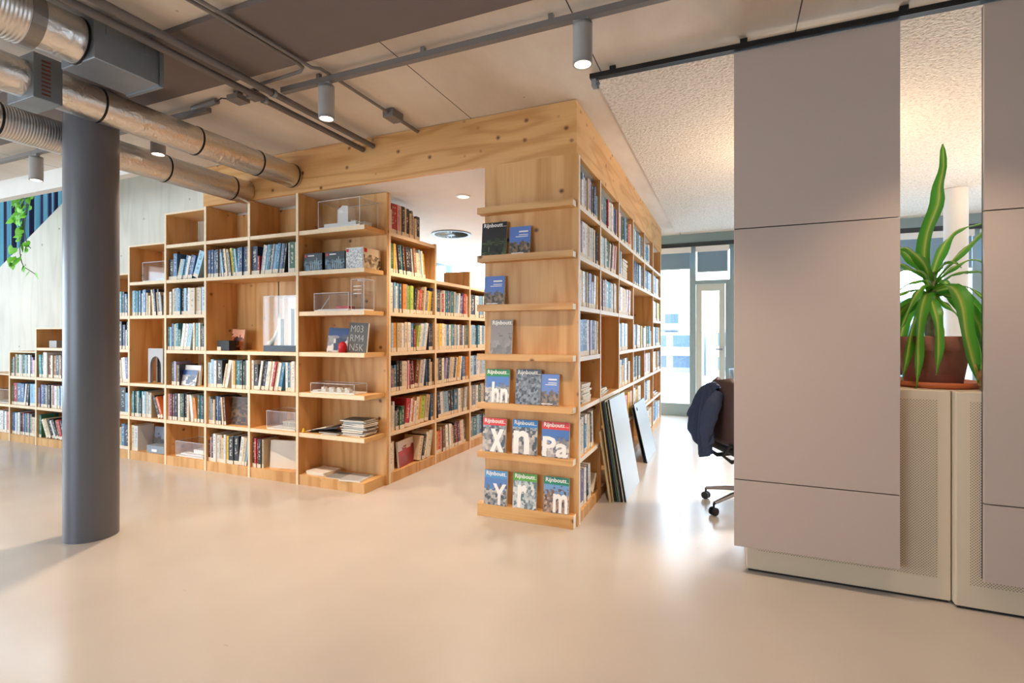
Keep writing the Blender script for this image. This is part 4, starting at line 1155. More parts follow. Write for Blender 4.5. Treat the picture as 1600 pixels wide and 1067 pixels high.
LV = [
 ([(0, 0, 1.58), (-.04, .01, 1.70), (-.03, .02, 1.84), (.015, .03, 1.98), (.025, .03, 2.08), (.045, .03, 2.18), (.05, .02, 2.30)], .08, (1, .1, 0)),
 ([(0, 0, 1.58), (.06, -.03, 1.70), (.13, -.05, 1.81), (.20, -.05, 1.87), (.32, -.04, 1.90)], .065, None),
 ([(0, 0, 1.56), (.08, .03, 1.68), (.17, .05, 1.78), (.25, .05, 1.84), (.36, .04, 1.80)], .075, None),
 ([(0, 0, 1.54), (.07, .04, 1.61), (.14, .06, 1.63), (.23, .06, 1.62), (.33, .05, 1.54)], .06, None),
 ([(0, 0, 1.52), (.06, .0, 1.56), (.13, .0, 1.56), (.21, .0, 1.55), (.30, .0, 1.48)], .05, None),
 ([(0, 0, 1.52), (.07, .05, 1.54), (.13, .07, 1.49), (.19, .08, 1.41), (.25, .08, 1.30)], .06, (.6, .3, .7)),
 ([(0, 0, 1.50), (.06, .05, 1.50), (.13, .07, 1.42), (.17, .08, 1.28), (.19, .08, 1.10), (.20, .08, .98)], .085, (1, .4, .1)),
 ([(0, 0, 1.52), (.03, .08, 1.55), (.03, .15, 1.46), (.02, .19, 1.30), (.04, .21, 1.15), (.06, .21, 1.07)], .10, (1, .0, .1)),
 ([(0, 0, 1.58), (-.05, -.02, 1.67), (-.11, -.03, 1.74), (-.17, -.03, 1.79), (-.26, -.02, 1.80)], .075, None),
 ([(0, 0, 1.57), (-.06, .04, 1.66), (-.13, .06, 1.72), (-.20, .07, 1.75), (-.30, .07, 1.70)], .065, None),
 ([(0, 0, 1.55), (-.06, .03, 1.62), (-.13, .04, 1.64), (-.20, .04, 1.63), (-.30, .03, 1.56)], .045, None),
 ([(0, 0, 1.54), (-.06, .05, 1.58), (-.12, .07, 1.58), (-.20, .08, 1.55), (-.29, .08, 1.48)], .045, None),
 ([(0, 0, 1.52), (-.06, .0, 1.54), (-.13, .0, 1.53), (-.20, .0, 1.49), (-.28, .0, 1.40)], .045, None),
 ([(0, 0, 1.50), (-.05, .04, 1.50), (-.10, .06, 1.44), (-.15, .07, 1.34), (-.18, .07, 1.18), (-.20, .06, 1.06)], .085, (1, -.3, .1)),
 ([(0, 0, 1.50), (-.06, -.04, 1.48), (-.12, -.07, 1.40), (-.17, -.08, 1.25), (-.19, -.08, 1.08)], .08, (1, .3, .1)),
 ([(0, 0, 1.50), (-.02, -.06, 1.50), (-.05, -.10, 1.40), (-.07, -.12, 1.26), (-.09, -.12, 1.12)], .075, (1, 0, 0)),
 ([(0, 0, 1.52), (.05, -.06, 1.54), (.09, -.10, 1.46), (.11, -.12, 1.32), (.13, -.13, 1.15)], .075, (1, 0, 0)),
 ([(0, 0, 1.52), (.05, -.02, 1.50), (.10, -.03, 1.47), (.16, -.03, 1.42), (.22, -.03, 1.35)], .045, None),
 ([(0, 0, 1.60), (-.01, -.05, 1.70), (-.03, -.10, 1.76), (-.06, -.16, 1.74)], .06, None),
 ([(0, 0, 1.60), (.03, .03, 1.66), (.05, .07, 1.68), (.06, .12, 1.64)], .05, None),
 ([(0, 0, 1.51), (-.07, .06, 1.51), (-.13, .10, 1.42), (-.16, .12, 1.28), (-.17, .13, 1.14), (-.18, .13, 1.02)], .07, (1, -.2, .1)),
 ([(0, 0, 1.50), (.08, .06, 1.49), (.14, .11, 1.38), (.165, .13, 1.24), (.18, .14, 1.12), (.19, .14, 1.03)], .06, (1, .3, .1)),
 ([(0, 0, 1.53), (-.07, .06, 1.56), (-.13, .08, 1.52), (-.18, .09, 1.44), (-.22, .09, 1.34)], .05, None),
 ([(0, 0, 1.55), (.08, .0, 1.63), (.16, .0, 1.68), (.24, .0, 1.70), (.33, .0, 1.66)], .055, None),
 ([(0, 0, 1.57), (-.06, -.04, 1.65), (-.13, -.06, 1.69), (-.20, -.07, 1.68), (-.29, -.07, 1.60)], .055, None),
 ([(0, 0, 1.54), (.06, -.05, 1.60), (.13, -.08, 1.60), (.20, -.10, 1.55), (.27, -.10, 1.44)], .055, None),
 ([(0, 0, 1.49), (-.05, .07, 1.47), (-.08, .14, 1.36), (-.10, .17, 1.22), (-.12, .18, 1.10)], .06, (1, 0, .1)),
 ([(0, 0, 1.49), (.05, -.06, 1.48), (.10, -.11, 1.36), (.12, -.14, 1.20), (.13, -.15, 1.06)], .065, (1, 0, 0)),
 ([(0, 0, 1.49), (-.06, -.06, 1.47), (-.12, -.12, 1.36), (-.14, -.15, 1.22), (-.15, -.16, 1.08)], .07, (1, 0, 0)),
]
for p, w, sd in LV: leaf(p, w * .84, t, sd)
leaf([(.05, .212, 1.16), (.06, .215, 1.11), (.068, .212, 1.07), (.062, .216, 1.04)], .028, t, (1, 0, 0), 'dry_leaf_tip', M_deadleaf)
leaf([(.0, .02, 1.50), (.01, .035, 1.42), (.015, .04, 1.33), (.03, .05, 1.24)], .035, t, (1, 0, 0), 'dry_leaf_tip', M_deadleaf)

# ------------------------------------------------------------------ office beyond the panels
tag(MB().cyl((2.26, 7.0, 0), (2.26, 7.0, ZC - .02), .105, n=40, caps=False).build('white_pillar', M_white, loc=(2.26, 7.0, 0)), 'white round pillar in the office behind the plant leaves', 'column')
dk = empty('office_desk', (1.9, 5.9, 0), 'white office desk behind the perforated cabinets', 'desk')
bx(1.1, 2.9, 5.5, 6.3, .72, .75).build('desk_top', M_white, dk)
for x in (1.15, 2.82):
    for y in (5.55, 6.22): bx(x, x + .03, y, y + .03, 0, .72).build('leg', M_galv, dk)
lp = empty('desk_lamp', (2.12, 5.8, .75), 'black desk lamp with a tilted flat head behind the plant', 'desk lamp')
MB().lathe([(0, .751), (.09, .751), (.09, .77), (0, .775)], 2.12, 5.8, 24).build('base', M_black, lp)
MB().tube([(2.12, 5.8, .77), (2.14, 5.8, 1.15), (1.98, 5.85, 1.62)], .009, 8).build('arm', M_black, lp)
m = MB(Matrix.Translation((1.93, 5.85, 1.66)) @ Matrix.Rotation(.5, 4, 'Y')); m.box(-.09, .09, -.05, .05, -.012, .012); m.build('lamp_head', M_black, lp, bevel=.004)
mo = empty('computer_monitor', (1.35, 5.9, .75), 'black computer monitor on the desk behind the plant', 'monitor')
bx(1.08, 1.60, 5.88, 5.91, .92, 1.24).build('screen', M_screen, mo); bx(1.32, 1.36, 5.91, 5.93, .76, 1.0).build('stand', M_black, mo); bx(1.22, 1.46, 5.82, 6.0, .751, .76).build('base', M_black, mo)

# office chair with a jacket over its back, half hidden by the left panel
ch = empty('office_chair', (.13, 4.2, 0), 'office swivel chair half hidden behind the left sliding panel', 'office chair')
cxx, cyy = .13, 4.20
def arm_(a):
    p = Vector((math.cos(a), math.sin(a), 0))
    m = MB(); c0 = Vector((cxx, cyy, 0))
    m.tube([c0 + Vector((0, 0, .145)) + p * .03, c0 + Vector((0, 0, .125)) + p * .17, c0 + Vector((0, 0, .088)) + p * .33], .016, 8, radii=[.022, .018, .013])
    m.build('base_arm', M_chrome, ch)
    q = c0 + p * .335
    w = MB(); sd = Vector((-p.y, p.x, 0))
    for s_ in (-.014, .014):
        w.cyl(q + Vector((0, 0, .03)) + sd * (s_ - .008), q + Vector((0, 0, .03)) + sd * (s_ + .008), .029, n=20)
    w.cyl(q + Vector((0, 0, .03)), q + Vector((0, 0, .088)), .008, n=8)
    w.build('caster', M_black, ch)
CHR = math.radians(28)
for k in range(5): arm_(math.radians(155 + 70.5 * k) - CHR)
MB().cyl((cxx, cyy, .11), (cxx, cyy, .42), .026, n=20).build('gas_column', M_chrome, ch)
m = MB(); m.box(cxx - .24, cxx + .24, cyy - .23, cyy + .23, .44, .51); m.build('seat', M_seat, ch, bevel=.025)
m = MB(); m.box(cxx - .13, cxx + .13, cyy - .1, cyy + .1, .405, .44); m.build('tilt_mechanism', M_black, ch, bevel=.006)
MB().tube([(cxx - .05, cyy + .02, .42), (cxx - .22, cyy + .05, .40), (cxx - .29, cyy + .06, .45), (cxx - .27, cyy + .06, .60)], .016, 10).build('back_bracket', M_black, ch)
MB().tube([(cxx - .05, cyy - .18, .42), (cxx - .24, cyy - .20, .405), (cxx - .30, cyy - .2, .45), (cxx - .25, cyy - .2, .52), (cxx - .12, cyy - .2, .47)], .014, 10).build('armrest_bracket', M_black, ch)
# curved back shell
vs = []; fs = []
nz, ny = 14, 12
for i in range(nz + 1):
    for j in range(ny + 1):
        f = i / nz; g = j / ny * 2 - 1
        hw_ = .225 * (1 - .35 * max(0, f - .7) / .3) * (1 if f < .9 else math.sqrt(max(.2, 1 - ((f - .9) / .13) ** 2)))
        vs.append((cxx - .235 - .03 * math.sin(f * PI) + .05 * g * g + .02 * f, cyy + hw_ * g, .52 + .44 * f))
for i in range(nz):
    for j in range(ny):
        a = i * (ny + 1) + j
        fs.append((a, a + 1, a + ny + 2, a + ny + 1))
o = MB().add(vs, fs, smooth=True).build('backrest', M_brown, ch)
sm = o.modifiers.new('thick', 'SOLIDIFY'); sm.thickness = .03; sm.offset = 1
# jacket draped over the backrest: a folded sheet hanging on both sides
def jacket():
    vs = []; fs = []
    nu, nv = 46, 40
    random.seed(3)
    for i in range(nu + 1):
        u = i / nu * 2 - 1                       # along the top of the back
        for j in range(nv + 1):
            v = j / nv                           # 0 outer hem -> crest -> 1 inner hem
            crest = .60
            spread = .10
            if v < crest:
                dn = (crest - v) / crest
                y = cyy + .03 + u * (spread + .13 * dn ** .8) + .012 * math.sin(5 * dn + u * 2)
                drop = dn * (.40 + .13 * math.cos((u + .15) * 2.2) - .06 * max(0, u))
                x = cxx - .295 - .05 * math.sin(dn * 2.0) - .03 * dn - .024 * math.sin(u * 9 + dn * 3) * (dn ** .7) - .010 * math.sin(u * 21 + dn * 7) * dn
                z = .935 - .03 * u * u - drop
            else:
                dn = (v - crest) / (1 - crest)
                y = cyy + .03 + spread * u
                x = cxx - .29 + .125 * math.sin(min(1, dn * 2.5) * PI / 2) + .008 * math.sin(u * 13 + dn * 6)
                z = .935 + .02 * math.sin(min(1, dn * 3) * PI) - .03 * u * u - .26 * max(0, dn - .12)
            vs.append((x, y, z))
    for i in range(nu):
        for j in range(nv):
            a = i * (nv + 1) + j
            fs.append((a, a + 1, a + nv + 2, a + nv + 1))
    b = MB(); b.add(vs, fs, smooth=True)
    for k, f in enumerate(b.f):
        if (k % nv) > nv * .60: b.mi[k] = 1
    return b
jk = empty('jacket', (cxx, cyy, .5), 'navy blue jacket hung over the back of the office chair', 'jacket')
o = jacket().build('jacket_body', [M_navy, M_lining], jk)
sm = o.modifiers.new('thick', 'SOLIDIFY'); sm.thickness = .007; sm.offset = -1
MB().tube(curve_pts([Vector((cxx - .27, cyy - .08, .87)), Vector((cxx - .36, cyy - .14, .76)), Vector((cxx - .40, cyy - .15, .60)), Vector((cxx - .37, cyy - .12, .46))], 14), .05, 14,
          radii=[.035 + .022 * math.sin(PI * min(1, k / 10)) + .004 * math.sin(k * 2.3) for k in range(15)]).build('sleeve', M_navy, jk)
ch.rotation_euler = (0, 0, CHR); jk.rotation_euler = (0, 0, CHR)
# second chair farther back
c2 = empty('meeting_chair', (.25, 6.2, 0), 'thin-framed pale blue chair farther back by the glazed door', 'chair')
M_pblue = pbr('pale_blue_shell', '#8fb0c9', .5)
vs = []; fs = []
for i in range(9):
    for j in range(9):
        f = i / 8; g = j / 8 * 2 - 1
        vs.append((.05 - .06 * f + .05 * g * g, 6.2 + .22 * g * (1 - .2 * f), .52 + .40 * f))
for i in range(8):
    for j in range(8):
        a = i * 9 + j; fs.append((a, a + 1, a + 10, a + 9))
o = MB().add(vs, fs, smooth=True).build('backrest', M_pblue, c2); sm = o.modifiers.new('t', 'SOLIDIFY'); sm.thickness = .012
bx(.05, .47, 5.99, 6.41, .44, .465).build('seat', M_pblue, c2, bevel=.01)
for x, y in ((.07, 6.0), (.07, 6.4), (.45, 6.0), (.45, 6.4)):
    MB().tube([(x, y, 0), (x * .9 + .03, y * .98 + .124, .44)], .009, 8).build('leg', M_chrome, c2)
for y in (6.02, 6.38): MB().tube([(.07, y, .45), (.045, y, .55), (.0, y, .86)], .008, 8).build('back_rod', M_chrome, c2)

# ------------------------------------------------------------------ boards leaning on the right bookcase
M_bd = {'silver': pbr('board_silver', '#aebcc6', .35), 'cream': pbr('board_cream', '#cdb993', .7), 'black': pbr('board_black', '#1d1e20', .6), 'white': pbr('board_white', '#dfe2e2', .6),
        'blue': pbr('board_blue', '#51697d', .6), 'green': pbr('board_green', '#5b7a5e', .6)}
def board(xf, y0, y1, h, th, mat, edge, label, xt=None, group='boards leaning against the right bookcase', tilt=None, title=None):
    """foot at x = xf on the floor, leaning over towards the bookcase (-x)"""
    a = tilt
    M = Matrix.Translation((xf, y0, .001)) @ Matrix.Rotation(-a, 4, 'Y')
    m = MB(M); m.box(-th, 0, 0, y1 - y0, th * math.tan(a) if False else 0, h, 0)
    m.mi[3] = 1
    t = m.build('presentation_board', [edge, mat], loc=(xf, y0, 0), bevel=.001)
    # rest exactly on the floor
    tag(t, label, 'board', group)
    return t, M
bd = [(-.735, 4.00, 4.62, .80, .012, 'silver', 'black', 'large silvery board, outermost of the leaning stack nearest the magazine display'),
      (-.752, 4.00, 4.60, .79, .010, 'silver', 'white', 'silvery board just behind the outermost one in the leaning stack'),
      (-.766, 3.985, 4.58, .78, .008, 'black', 'black', 'black-edged board third from outside in the leaning stack'),
      (-.782, 3.98, 4.56, .79, .010, 'white', 'green', 'green-edged board in the middle of the leaning stack'),
      (-.797, 3.98, 4.55, .77, .008, 'blue', 'blue', 'blue-grey board inside the leaning stack, behind the green-edged one'),
      (-.812, 3.975, 4.55, .78, .010, 'black', 'black', 'black board beside the cream-edged one in the leaning stack'),
      (-.828, 3.97, 4.52, .76, .010, 'cream', 'cream', 'tall cream-edged board, innermost but one of the leaning stack')]
for k, (xf, y0, y1, h, th, mt, eg, lb) in enumerate(bd):
    board(xf, y0, y1, h, th, M_bd[mt], M_bd[eg], lb, tilt=math.atan((xf + .872 + k * .0095) / h))
board(-.845, 3.94, 4.30, .55, .012, M_bd['cream'], M_bd['cream'], 'short cream board at the front left of the leaning stack', tilt=.155)
board(-.868, 4.32, 4.62, .74, .010, M_bd['blue'], M_bd['black'], 'dark blue board closest to the shelves in the leaning stack', tilt=.09)
t_, M_ = board(-.765, 5.30, 5.95, .60, .012, M_bd['silver'], M_bd['black'], 'dark-edged pale board leaning on its own farther down the right bookcase', tilt=.225)
MB(M_).cyl((.0, .10, .54), (.004, .10, .54), .018, n=16).build('round_hole', M_black, t_)
board(-.80, 5.33, 5.9, .56, .010, M_bd['blue'], M_bd['blue'], 'blue-grey board tucked behind the lone pale one', tilt=.22)

# ------------------------------------------------------------------ curtain and hanging plant in the stair void
def mat_curtain():
    m, nt, b = newmat('curtain_cloth')
    L = nt.links
    b.inputs['Roughness'].default_value = .9
    g = N(nt, 'ShaderNodeNewGeometry'); sx = N(nt, 'ShaderNodeSeparateXYZ'); L.new(g.outputs['Position'], sx.inputs[0])
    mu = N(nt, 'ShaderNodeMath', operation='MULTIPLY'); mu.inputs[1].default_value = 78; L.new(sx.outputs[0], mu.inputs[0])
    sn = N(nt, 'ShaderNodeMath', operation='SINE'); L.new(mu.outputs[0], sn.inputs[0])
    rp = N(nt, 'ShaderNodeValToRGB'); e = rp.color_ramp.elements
    e[0].position = .35; e[0].color = hexc('#1f2138'); e[1].position = .8; e[1].color = hexc('#5f97a6')  # teal highlights and navy shade of the folds painted as stripes
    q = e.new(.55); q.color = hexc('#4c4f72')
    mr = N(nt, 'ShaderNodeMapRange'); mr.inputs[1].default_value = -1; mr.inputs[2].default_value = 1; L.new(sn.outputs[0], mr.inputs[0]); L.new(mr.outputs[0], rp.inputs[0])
    L.new(rp.outputs[0], b.inputs['Base Color'])
    tr = N(nt, 'ShaderNodeBsdfTranslucent'); L.new(rp.outputs[0], tr.inputs[0])
    mx = N(nt, 'ShaderNodeMixShader'); mx.inputs[0].default_value = .22
    L.new(b.outputs[0], mx.inputs[1]); L.new(tr.outputs[0], mx.inputs[2]); L.new(mx.outputs[0], nt.nodes['Material Output'].inputs['Surface'])
    return m
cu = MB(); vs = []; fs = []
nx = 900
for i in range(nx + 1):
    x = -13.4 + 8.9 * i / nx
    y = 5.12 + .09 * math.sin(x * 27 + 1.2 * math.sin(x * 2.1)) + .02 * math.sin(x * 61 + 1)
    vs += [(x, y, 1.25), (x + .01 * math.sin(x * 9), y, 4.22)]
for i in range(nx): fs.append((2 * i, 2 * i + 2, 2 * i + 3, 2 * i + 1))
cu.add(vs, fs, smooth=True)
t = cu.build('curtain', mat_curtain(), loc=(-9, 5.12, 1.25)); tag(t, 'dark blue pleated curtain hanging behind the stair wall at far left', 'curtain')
tag(MB().tube([(-13.4, 5.12, 4.25), (-4.5, 5.12, 4.25)], .02, 8).build('curtain_rod', M_conduit, loc=(-9, 5.12, 4.25)), 'curtain rod carrying the dark blue curtain', 'curtain rod')
t = empty('trailing_plant', (-7.5, 3.3, 3.0), 'bright green trailing plant hanging down in front of the stair wall', 'hanging plant')
m = MB(); m.lathe([(0, 3.0), (.09, 3.0), (.13, 3.2), (.12, 3.2), (.085, 3.02), (0, 3.02)], -7.42, 3.3, 24); m.build('hanging_pot', M_white, t)
tag(t)
random.seed(11)
vines = [[(-7.42, 3.3, 3.15), (-7.43, 3.20, 3.20), (-7.44, 3.18, 3.0), (-7.42, 3.2, 2.70), (-7.46, 3.2, 2.45), (-7.50, 3.2, 2.28), (-7.44, 3.2, 2.10), (-7.30, 3.2, 2.03), (-7.18, 3.2, 1.98)],
         [(-7.42, 3.3, 3.15), (-7.36, 3.2, 3.21), (-7.34, 3.18, 3.0), (-7.36, 3.2, 2.78), (-7.40, 3.2, 2.52), (-7.36, 3.2, 2.36), (-7.28, 3.2, 2.28)],
         [(-7.42, 3.3, 3.15), (-7.52, 3.2, 3.2), (-7.54, 3.18, 3.0), (-7.52, 3.2, 2.8), (-7.53, 3.2, 2.6)],
         [(-7.47, 3.2, 2.22), (-7.56, 3.2, 2.14), (-7.66, 3.2, 2.13)],
         [(-7.42, 3.3, 3.15), (-7.47, 3.2, 3.2), (-7.48, 3.18, 3.0), (-7.46, 3.2, 2.8), (-7.44, 3.2, 2.62)],
         [(-7.42, 3.3, 3.15), (-7.39, 3.2, 3.2), (-7.38, 3.18, 3.0), (-7.33, 3.2, 2.8), (-7.36, 3.2, 2.66)],
         [(-7.42, 3.3, 3.15), (-7.25, 3.2, 3.2), (-7.20, 3.18, 3.0), (-7.18, 3.2, 2.86)]]
for vi, v_ in enumerate(vines):
    Q = curve_pts([Vector(p) for p in v_], 26)
    MB().tube(Q, .0045, 6).build('vine_stem', M_stem, t)
    stp = 1 if vi in (0, 1, 2) else 3
    for k in range(3, len(Q), stp):
        q = Q[k]
        if q.z < 2.45 and k % 2: continue
        if q.z > 2.98: continue
        s_ = random.uniform(.06, .09)
        ax = random.uniform(-1, 1)
        M = Matrix.Translation(q + Vector((random.uniform(-.05, .05) if q.z > 2.5 else random.uniform(-.03, .03), random.uniform(-.06, .0), 0))) @ Matrix.Rotation(ax, 4, 'Y') @ Matrix.Rotation(random.uniform(-.7, .7), 4, 'Z') @ Matrix.Rotation(random.uniform(-.6, .3), 4, 'X')
        lf_ = [(0, .0), (.35, .22), (.55, -.12), (.42, -.55), (0, -1.1), (-.42, -.55), (-.55, -.12), (-.35, .22)]
        b = MB(M)
        vs = [(0, -.1 * s_, -.4 * s_)] + [(a * s_, .12 * s_ * abs(a), c * s_) for a, c in lf_]
        b.add(vs, [(0, j + 1, (j + 1) % 8 + 1) for j in range(8)], smooth=True)
        b.build('leaf', M_vine, t, recalc=False)

# ------------------------------------------------------------------ magazines on the display
def cover_item(name, x, z, w, h, th, y_, tilt, label, cat, group, photo, back=None):
    """a thin printed item standing face out, leaning back by tilt; local frame returned for print"""
    M = Matrix.Translation((x - w / 2, y_, z + .0005)) @ Matrix.Rotation(-tilt, 4, 'X')
    t = MB(M).box(0, w, 0, th, 0, h).build(name, back or M_paper, loc=(x, y_, z))
    tag(t, label, cat, group)
    c = MB(M); c.box(0, w, -.0008, 0, 0, h, spine=True)
    c.build('front_cover', photo, t, recalc=False)
    return t, M
def ptext(body, M, x, z, size, mat, parent, name='title', squeeze=1.0, bold=0.0, dy=-.0016):
    return text(body, M @ Matrix.Translation((x, dy, z)) @ Matrix.Rotation(PI / 2, 4, 'X'), mat, name, parent, size, .0003, squeeze=squeeze, bold=bold)
ph_city = mat_photo('cover_city_blue', '#4f79b8', '#c9c2b8', '#3a3f4c', 9, 1.3, .55)
ph_city2 = mat_photo('cover_city_dull', '#8fa0b0', '#c4b9ae', '#343a42', 8, 4.1, .8)
ph_city3 = mat_photo('cover_city_sky', '#3f6db5', '#d8d0c6', '#50505a', 10, 7.7, .5)
ph_dark = mat_photo('cover_dark_hall', '#3a3b42', '#8f97a0', '#1c1d20', 11, 2.2, .9)
ph_grey = mat_photo('cover_grey_sand', '#8a8480', '#9a938d', '#6f6a66', 7, 3.2, .5)
ph_green = mat_photo('cover_dusk_field', '#2e2c2c', '#55653f', '#23291f', 5, 5.2, .5)
ph_small = mat_photo('cover_blue_village', '#5f7fc4', '#a4876c', '#3b3f3a', 9, 6.1, .45)
ph_glass = mat_photo('cover_glass_facade', '#b6c8cf', '#dfe3e0', '#5d7076', 9, 8.3, .8)
ph_crowd = mat_photo('cover_market', '#6f9acb', '#c9a58c', '#4a3b3a', 12, 9.4, .62)
bands = {'green': pbr('band_green', '#1f8a4a', .4), 'red': pbr('band_red', '#d8322f', .4), 'blue': pbr('band_blue', '#2579bd', .4), 'sky': pbr('band_sky', '#4f97cf', .4), 'lime': pbr('band_lime', '#5aa63f', .4), 'teal': pbr('band_teal', '#1f8468', .4)}
def magazine(x, row, w, h, photo, band, label, glyph=None, gx=.5, gs=.16, th=.006, n_behind=0):
    zt = (LT[row] if row >= 0 else .0905)
    y0 = 3.312 - n_behind * .004
    t, M = cover_item('magazine', x, zt, w, h, th + n_behind * .004, y0, .10, label, 'magazine', 'magazines on the end display', photo)
    if band:
        bx_ = MB(M); bx_.box(0, w, -.0013, -.0008, h - .052, h); bx_.build('masthead_band', bands[band], t)
    if glyph:
        o_ = text(glyph, Matrix(), M_text, 'white_letterform', None, .3, .0003, bold=.008)
        xs_ = [v.co.x for v in o_.data.vertices]; ys_ = [v.co.y for v in o_.data.vertices]
        x0_, x1_, y0_, y1_ = min(xs_), max(xs_), min(ys_), max(ys_)
        ga, gb = gx; sx_ = w * (gb - ga) / (x1_ - x0_); sy_ = (gs - .004) / (y1_ - y0_)
        o_.data.transform(Matrix.Translation(-t.location) @ M @ Matrix.Translation((w * ga, -.0012, .004)) @ Matrix.Rotation(PI / 2, 4, 'X') @ Matrix.Diagonal((sx_, sy_, 1, 1)) @ Matrix.Translation((-x0_, -y0_, 0)))
        o_.parent = t
    ptext('Rijnboutt', M, w * .06, h - .034, .040, M_text, t, 'title', 1.0, .0008, -.0020)
    bl_ = MB(M); bl_.box(w * .86, w * .99, -.0020, -.0014, h - .034, h - .032); bl_.build('title_rule', M_text, t)
    return t
W_, H_ = .186, .24
def mx_(u, dx=0): # metres along the display from its left edge
    return -1.645 + u
ux = [( -1.535, -1.306, -1.085)]
magazine(-1.535, -1, .176, H_, ph_city, 'sky', 'magazine with pale blue masthead, left of three on the lowest ledge', 'Y', (.38, .97), .15, n_behind=3)
magazine(-1.315, -1, .176, H_, ph_glass, 'lime', 'magazine with light green masthead, middle of the lowest ledge', 'r', (.2, .6), .16, n_behind=1)
magazine(-1.085, -1, .180, H_, ph_crowd, 'teal', 'magazine with dark green masthead, right end of the lowest ledge', 'm', (.38, .96), .13, n_behind=1)
magazine(-1.545, 0, .178, H_, ph_city2, 'red', 'magazine with red masthead, left end of the second ledge from the floor', 'x', (.34, .95), .165, n_behind=4)
magazine(-1.315, 0, .186, H_, ph_city2, 'blue', 'magazine with blue masthead between the two red ones', 'n', (.05, .70), .165, n_behind=1)
magazine(-1.090, 0, .196, H_, ph_city3, 'red', 'magazine with red masthead, right end of the second ledge from the floor', 'Pa', (.04, .97), .14, n_behind=2)
magazine(-1.525, 1, .186, .24, ph_city3, 'green', 'magazine with green masthead and white letter shapes, left of the third ledge', 'hn', (.28, .95), .15, n_behind=1)
magazine(-1.290, 1, .186, .245, ph_dark, None, 'magazine with dark geometric ceiling photo, middle of the third ledge from the floor')
magazine(-1.495, 2, .170, .246, ph_grey, None, 'grey sandy-covered magazine alone on the fourth ledge')
magazine(-1.552, 4, .195, .245, ph_green, None, 'dark dusk-landscape magazine, left one on the second ledge from the top')
def booklet(x, row, w, h, label, th=.006):
    t, M = cover_item('booklet', x, LT[row], w, h, th, 3.318, .10, label, 'booklet', 'small blue booklets on the end display', ph_small)
    for k, (a, b, s_) in enumerate(((.45, .042, .013), (.45, .062, .006), (.30, .075, .006))):
        l = MB(M); l.box(w * a, w * .88, -.0014, -.0008, h - b, h - b + s_ * .8); l.build('printed_line', M_text, t)
    l = MB(M); l.box(w * .12, w * .7, -.0014, -.0008, .008, .014); l.build('printed_line', M_text, t)
    bx(0, 0, 0, 0, 0, 0) if False else None
    return t
booklet(-1.138, 1, .142, .215, 'small blue booklet right of the dark magazine on the third ledge')
booklet(-1.355, 4, .160, .200, 'small blue booklet beside the dusk-landscape magazine')
booklet(-1.553, 3, .158, .210, 'thick small blue booklet alone on the fifth ledge', th=.022)

# ------------------------------------------------------------------ acrylic cases with models
def case(x0, x1, y0, y1, z, h, label, base=None, bh=.012, group='clear acrylic display cases', name='acrylic_case'):
    t = empty(name, ((x0 + x1) / 2, (y0 + y1) / 2, z), label, 'display case', group)
    bx(x0, x1, y0, y1, z + .0005, z + bh).build('base', base or M_model, t)
    q = .003
    m = MB(); zb = z + bh
    m.box(x0, x1, y0, y0 + q, zb, z + h); m.box(x0, x1, y1 - q, y1, zb, z + h); m.box(x0, x0 + q, y0 + q, y1 - q, zb, z + h); m.box(x1 - q, x1, y0 + q, y1 - q, zb, z + h)
    m.box(x0 + q, x1 - q, y0 + q, y1 - q, z + h - q, z + h)
    m.build('clear_cover', M_acr, t, recalc=False)
    e = MB(); r = .0016
    for x in (x0, x1):
        for y in (y0, y1): e.box(x - r, x + r, y - r, y + r, zb, z + h)
    for zz in (z + h,):
        for y in (y0, y1): e.box(x0, x1, y - r, y + r, zz - r, zz + r)
        for x in (x0, x1): e.box(x - r, x + r, y0, y1, zz - r, zz + r)
    e.build('polished_edges', M_acre, t)
    return t
S_ = .0205
c = case(-3.24, -2.80, 3.385, 3.62, 2.18 + S_, .235, 'acrylic case with white tower model on the top corner shelf')
m = MB(); m.box(-3.20, -2.86, 3.41, 3.50, 2.213, 2.245); m.box(-3.12, -2.84, 3.50, 3.59, 2.213, 2.262); m.prism([(-3.07, 2.245), (-2.96, 2.245), (-2.96, 2.385), (-3.02, 2.395), (-3.07, 2.36)], 'y', 3.43, 3.52)
for k in range(4): m.box(-2.92 + k * .018, -2.91 + k * .018, 3.42, 3.56, 2.245, 2.262 - k * .003)
m.build('architectural_model', M_model, c)
c = case(-3.30, -2.93, 3.40, 3.58, 1.48 + S_, .155, 'low acrylic case with a red and white model, third shelf of the corner unit')
m = MB(); m.box(-3.28, -2.95, 3.42, 3.56, 1.513, 1.520); m.build('model_ground', M_model, c); m = MB(); m.box(-3.10, -2.97, 3.44, 3.53, 1.520, 1.545); m.build('red_block', M_red, c)
MB().tube([(-3.27, 3.45, 1.52), (-3.20, 3.48, 1.63)], .004, 6).build('model_mast', M_model, c)
c = case(-2.90, -2.77, 3.40, 3.53, 1.48 + S_, .26, 'tall narrow acrylic case with small white lettering, beside the low one')
for k in range(3):
    bx(-2.875, -2.795, 3.397, 3.3985, 1.64 + k * .03, 1.645 + k * .03).build('printed_line', M_text, c)
m = MB(); m.cyl((-2.835, 3.46, 1.75), (-2.835, 3.46, 1.76), .04, n=12); m.build('white_cap', M_model, c)
c = case(-3.33, -2.86, 3.39, 3.55, .78 + S_, .085, 'long low acrylic case with small white houses, fifth corner shelf from the top')
m = MB()
for k in range(4):
    x = -3.24 + k * .085; m.box(x, x + .028, 3.42, 3.46, .813, .85); m.box(x + .028, x + .05, 3.42, 3.46, .813, .838)
m.box(-3.32, -3.26, 3.40, 3.46, .813, .825); m.build('architectural_model', M_model, c)
